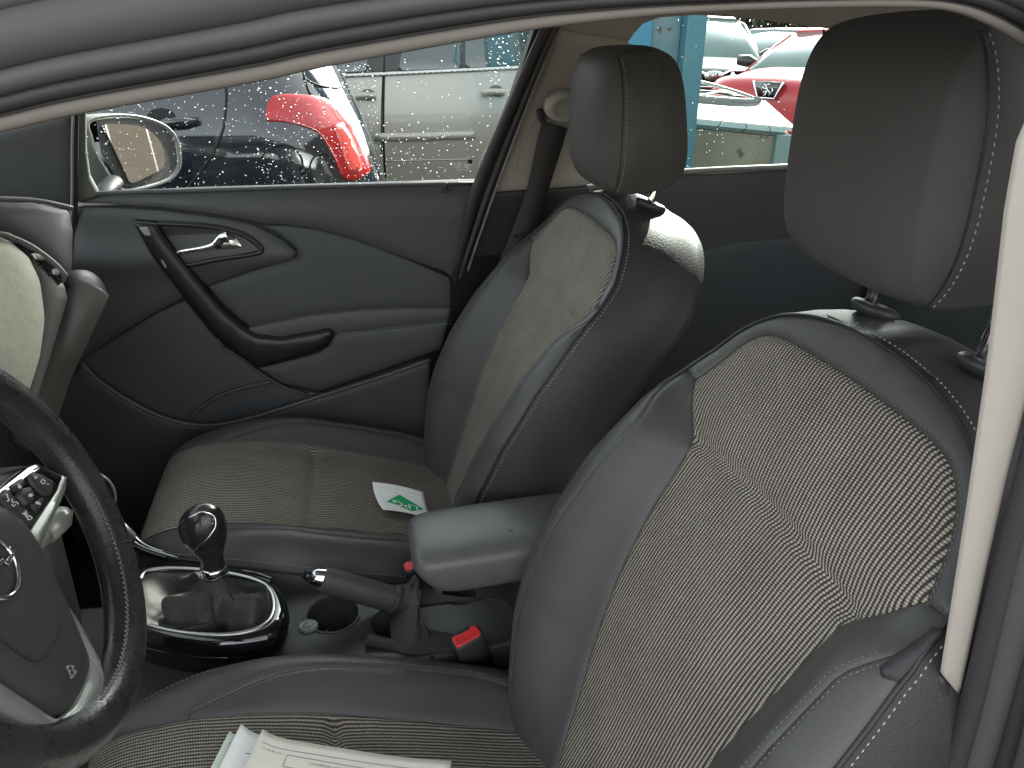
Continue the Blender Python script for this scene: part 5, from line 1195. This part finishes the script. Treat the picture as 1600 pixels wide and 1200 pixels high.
# Kia facing us
kb=HZ(1112,129,.80)
KD=mat('dark_green_grey_paint',(.04,.052,.048),.30)
e,T,M=make_car('dark grey green car facing us behind the blue post, bonnet glaring in the sun',KD,(kb[0],kb[1],0),math.radians(76),L=4.4,Wd=1.80,H=1.62,hood=1.06,nose=.88)
Rz=M.to_3x3()
GP=lambda pts,x0: [Vector(T(x0-.0+.10*abs(y)**2,y,z)) for y,z in pts]
mb=MB(); mb.prism(GP([(-.62,.92),(-.66,.87),(-.58,.77),(.58,.77),(.66,.87),(.62,.92),(.2,.93),(.12,.89),(-.12,.89),(-.2,.93)],-.075),Rz@Vector((.05,0,0))); mb.build('grille',GLOSS,e)
pp=GP([(-.64,.935),(-.68,.87),(-.60,.76),(0,.75),(.60,.76),(.68,.87),(.64,.935),(.2,.945),(.12,.90),(-.12,.90),(-.2,.945),(-.64,.935)],-.08); mb=MB(); mb.tube([tuple(q) for q in pp],.017,8); mb.build('grille_surround',CHROME,e)
mb=MB(); mb.loft([[T(-.10-dx,a*math.cos(t)*.125,.885+a*math.sin(t)*.055) for t in np.linspace(0,2*math.pi,28,endpoint=False)] for a,dx in ((1,-.03),(1,.0),(.9,.008))]); mb.build('badge',SATIN,e)
text('badge_lettering','KIA',.085,frame(T(-.112,0,.885),Rz@Vector((0,-1,0)),Rz@Vector((-1,0,0))),GLOSS,e,.002)
# red car facing us
rb=HZ(1203,144,.80)
PRED=mat('red_paint',(.30,.012,.018),.30,coat=.2)
e,T,M=make_car('red car facing us with a lion badge on its sunlit bonnet',PRED,(rb[0]+.05,rb[1]+.1,0),math.radians(35),L=4.1,Wd=1.75,H=1.47,hood=1.0,nose=.84)
Rz=M.to_3x3(); 
def pris(name,pts,x0,dx,m): mb=MB(); mb.prism([Vector(T(x0,y,z)) for y,z in pts],Rz@Vector((dx,0,0))); return mb.build(name,m,e)
pris('badge_plate',[(-.16,.90),(.16,.90),(.09,.74),(-.09,.74)],-.06,.10,GLOSS)
mb=MB(); mb.tube([T(-.07,y,z) for y,z in ((-.17,.905),(-.10,.735),(.10,.735),(.17,.905))],.012,6); mb.build('badge_frame',CHROME,e)
lion=[[(.03,.765),(.045,.79),(.02,.81),(.0,.83),(-.01,.86),(-.035,.875)],[(-.01,.86),(.01,.88),(.03,.87)],[(.0,.83),(-.04,.835),(-.055,.85)],[(.02,.81),(-.02,.80),(-.045,.785)],[(.0,.80),(-.01,.77),(-.03,.76)],[(.045,.79),(.07,.81),(.06,.84)]]
mb=MB()
for s_ in lion: mb.tube([T(-.072,-y,z) for y,z in s_],.008,6)
o=mb.build('lion_emblem',CHROME,e); o['kind']='stuff'
# grey hatchback beyond
gb=HZ(1150,95,.92)
e,T,M=make_car('pale grey hatchback standing between the two nose-on cars, slightly turned',mat('grey_paint',(.17,.19,.185),.35,.2),(gb[0]-.2,gb[1]+.5,0),math.radians(28),L=4.2,Wd=1.75,H=1.50)
bb=HZ(1100,95,.80)
e,T,M=make_car('blue car in the last row, only its roof and windows showing',mat('blue_paint',(.06,.16,.38),.2,coat=1),(bb[0]-1.5,bb[1]+7.0,0),math.radians(5),L=4.1,Wd=1.72,H=1.50)
# ---------------- blue steel post and walled bin
PB=mat('blue_worn_steel',(.085,.155,.19),.5,bump=('noise',40,.4,.004),noise=(7,.75,(.13,.18,.195)),spots=(28,.66,(.07,.06,.05)))
PB2=mat('blue_steel_face',(.03,.16,.26),.4,bump=('noise',30,.3,.003),noise=(9,.5,(.05,.20,.28)))
yP=2.35
A=HY(985,120,yP)[0]; B=HY(1016,120,yP)[0]; C_=HY(1062,120,yP)[0]; D_=HY(1092,120,yP)[0]
post=empty('steel_post',((A+D_)/2,yP,0),'worn blue steel H post just outside the rear window','post')
lean=(HY(1078,262,yP)[0]-HY(1092,30,yP)[0])/ (HY(1092,30,yP)[2]-HY(1078,262,yP)[2])
for nm,x0,x1,y0,y1,m in (('side_flange',A-.10,B,yP+.01,yP+.13,PB2),('web',B,C_,yP+.03,yP+.06,PB),('front_flange',C_,D_,yP-.03,yP+.13,mat('blue_flange',(.045,.15,.19),.45,noise=(8,.6,(.08,.18,.21)),bump=('noise',40,.3,.003)))):
    mb=MB(); mb.box((x0,y0,0),(x1,y1,2.9)); mb.build(nm,m,post,smooth=False,bevel=.006)
for z in (1.28,1.05): disc('bolt',(B+.04,yP+.026,z),((.014,0),(.014,.01),(.004,.012)),DARKPL,post,6,(0,-1,0))
bin_=empty('walled_bin',(1.6,3.2,0),'open concrete sided bin with a pale blue frame beyond the rear window','bin')
yb=2.62; CONC=mat('stained_concrete',(.22,.21,.16),.9,bump=('noise',25,.6,.006),noise=(5,.75,(.15,.14,.105)),spots=(9,.63,(.10,.09,.06)))
FRM=mat('bin_frame_blue',(.15,.23,.225),.45,noise=(12,.6,(.20,.25,.235)))
tl_=HY(1092,168,yb); tr=HY(1214,203,yb); x0=tl_[0]-.1; x1=tr[0]
zt1=tl_[2]; zt2=tr[2]; print('bin',tl_,tr)
mb=MB(); mb.prism([(x0-.6,yb,0),(x1,yb,0),(x1,yb,zt2-.03),(x0-.6,yb,zt1-.03)],(0,.05,0)); mb.build('front_wall',CONC,bin_,smooth=False)
mb=MB(); mb.tube([(x0-.6,yb-.006,zt1-.01),(x1+.03,yb-.006,zt2-.01)],.018,4); mb.build('top_rail',FRM,bin_,smooth=False)
mb=MB(); mb.box((x1-.01,yb-.03,0),(x1+.07,yb+.03,zt2-.02)); mb.build('corner_post',FRM,bin_,smooth=False,bevel=.005)
mb=MB(); mb.prism([(x1+.07,yb+.02,0),(x1+.6,yb+1.2,0),(x1+.6,yb+1.2,zt2-.03),(x1+.07,yb+.02,zt2-.03)],(.03,.03,0)); mb.build('side_wall',mat('timber_side',(.38,.22,.10),.8,noise=(8,.6,(.26,.15,.07)),bump=('noise',30,.4,.004)),bin_,smooth=False)
mb=MB(); mb.prism([(x0-.6,yb+.01,zt1-.01),(x1+.1,yb+.01,zt2-.01),(x1+.55,yb+1.15,zt2+.02),(x0-.2,yb+1.15,zt1+.02)],(0,0,.02)); mb.build('lid_sheet',mat('pale_sheet',(.45,.45,.43),.35,noise=(10,.5,(.5,.5,.49)),bump=('noise',8,.3,.01)),bin_,smooth=False)
for i in range(4): 
    t=(i+.5)/4; mb=MB(); mb.tube([(x0+(x1-x0)*t,yb-.03,zt1+(zt2-zt1)*t+.015),(x0+(x1-x0)*t+.01,yb-.045,zt1+(zt2-zt1)*t-.02),(x0+(x1-x0)*t-.004,yb-.03,zt1+(zt2-zt1)*t-.045)],.0022,6); mb.build('wire_tie',DARKPL,bin_)
bp=empty('car_bumper',tuple(HY(1130,150,3.0)),'loose grey car bumper lying on the bin lid beside the blue post','car part')
def bar(name,pix,y,r,m,flat): mb=MB(); mb.tube(cr([HY(a,b,y) for a,b in pix],5),r,14,flat=flat); mb.build(name,m,bp)
bar('bumper_skin',[(1040,152),(1100,156),(1150,160),(1180,160),(1185,152)],3.0,.022,mat('bumper_grey',(.10,.11,.108),.25,coat=.6),(1,.7))
bar('bumper_upper',[(1040,120),(1095,128),(1140,140),(1175,152),(1184,158)],3.06,.011,mat('bumper_pale',(.16,.175,.17),.3,coat=.5),(.7,.8))
bar('bumper_grille',[(1050,142),(1110,144),(1160,152)],3.08,.010,GLOSS,(.8,.6))
bar('bumper_strip',[(1050,150),(1100,148),(1128,142),(1150,148)],2.98,.006,CHROME,None)
# ---------------- unseen plank fences added for reflections, then the far hedge
PL=mat('brown_planks',(.25,.20,.15),.75,bump=('noise',30,.4,.004),noise=(3,.7,(.19,.145,.105)))
def fence(label,a,b,h,n):
    a=np.array(a,float); b=np.array(b,float); e=empty('reflection_fence',(a[0],a[1],0),label,'fence','unseen plank fences'); d=(b-a)/n; ln=np.linalg.norm(d); u=d/ln; w=np.array([-u[1],u[0]])
    P0=[(0,-.012,.03),(ln*.965,-.012,.03),(ln*.965,.012,.03),(0,.012,.03)]
    me=None
    for i in range(n):
        if me is None:
            mb=MB(); mb.prism([(q[0]*u[0]+q[1]*w[0],q[0]*u[1]+q[1]*w[1],q[2]) for q in P0],(0,0,h)); o=mb.build('plank',PL,e,smooth=False); me=o.data; o.location=(0,0,0)
        else:
            o=bpy.data.objects.new('plank',me); COL.objects.link(o); o.parent=e
        o.location=(d[0]*i,d[1]*i,RNG.uniform(-.02,.02))
fence('unseen brown plank fence added for the reflection in the door mirror, behind the cars',(5.6,-4.5),(5.6,5.2),4.2,30)
fence('unseen brown plank fence placed for its reflection in the black car, on the driver side',(-14,-9.5),(8.8,-9.5),2.0,76)
LEAF=mat('hedge_leaf',(.04,.045,.022),.7,noise=(.6,.8,(.075,.06,.035)))
mb=MB(); n=42000; X=RNG.uniform(-8,36,n); Zz=RNG.uniform(0,1,n)**.8*(4.6+.8*np.sin(X*.7)+.5*np.sin(X*2.1)); Yy=34+RNG.normal(0,1.0,n)+.15*X
V=[];F=[]
for i in range(n):
    a=RNG.normal(0,1,3); a/=np.linalg.norm(a); b=np.cross(a,RNG.normal(0,1,3)); b/=np.linalg.norm(b); s_=RNG.uniform(.10,.22); c=np.array([X[i],Yy[i],Zz[i]])
    k=len(V); V+=[c+a*s_,c+b*s_*.6,c-a*s_,c-b*s_*.6]; F.append((k,k+1,k+2,k+3))
h_=mesh('hedge',V,F,None,LEAF,smooth=False); props(h_,'dark overgrown hedge along the far edge of the yard','hedge',kind='stuff')
#@@NEXT
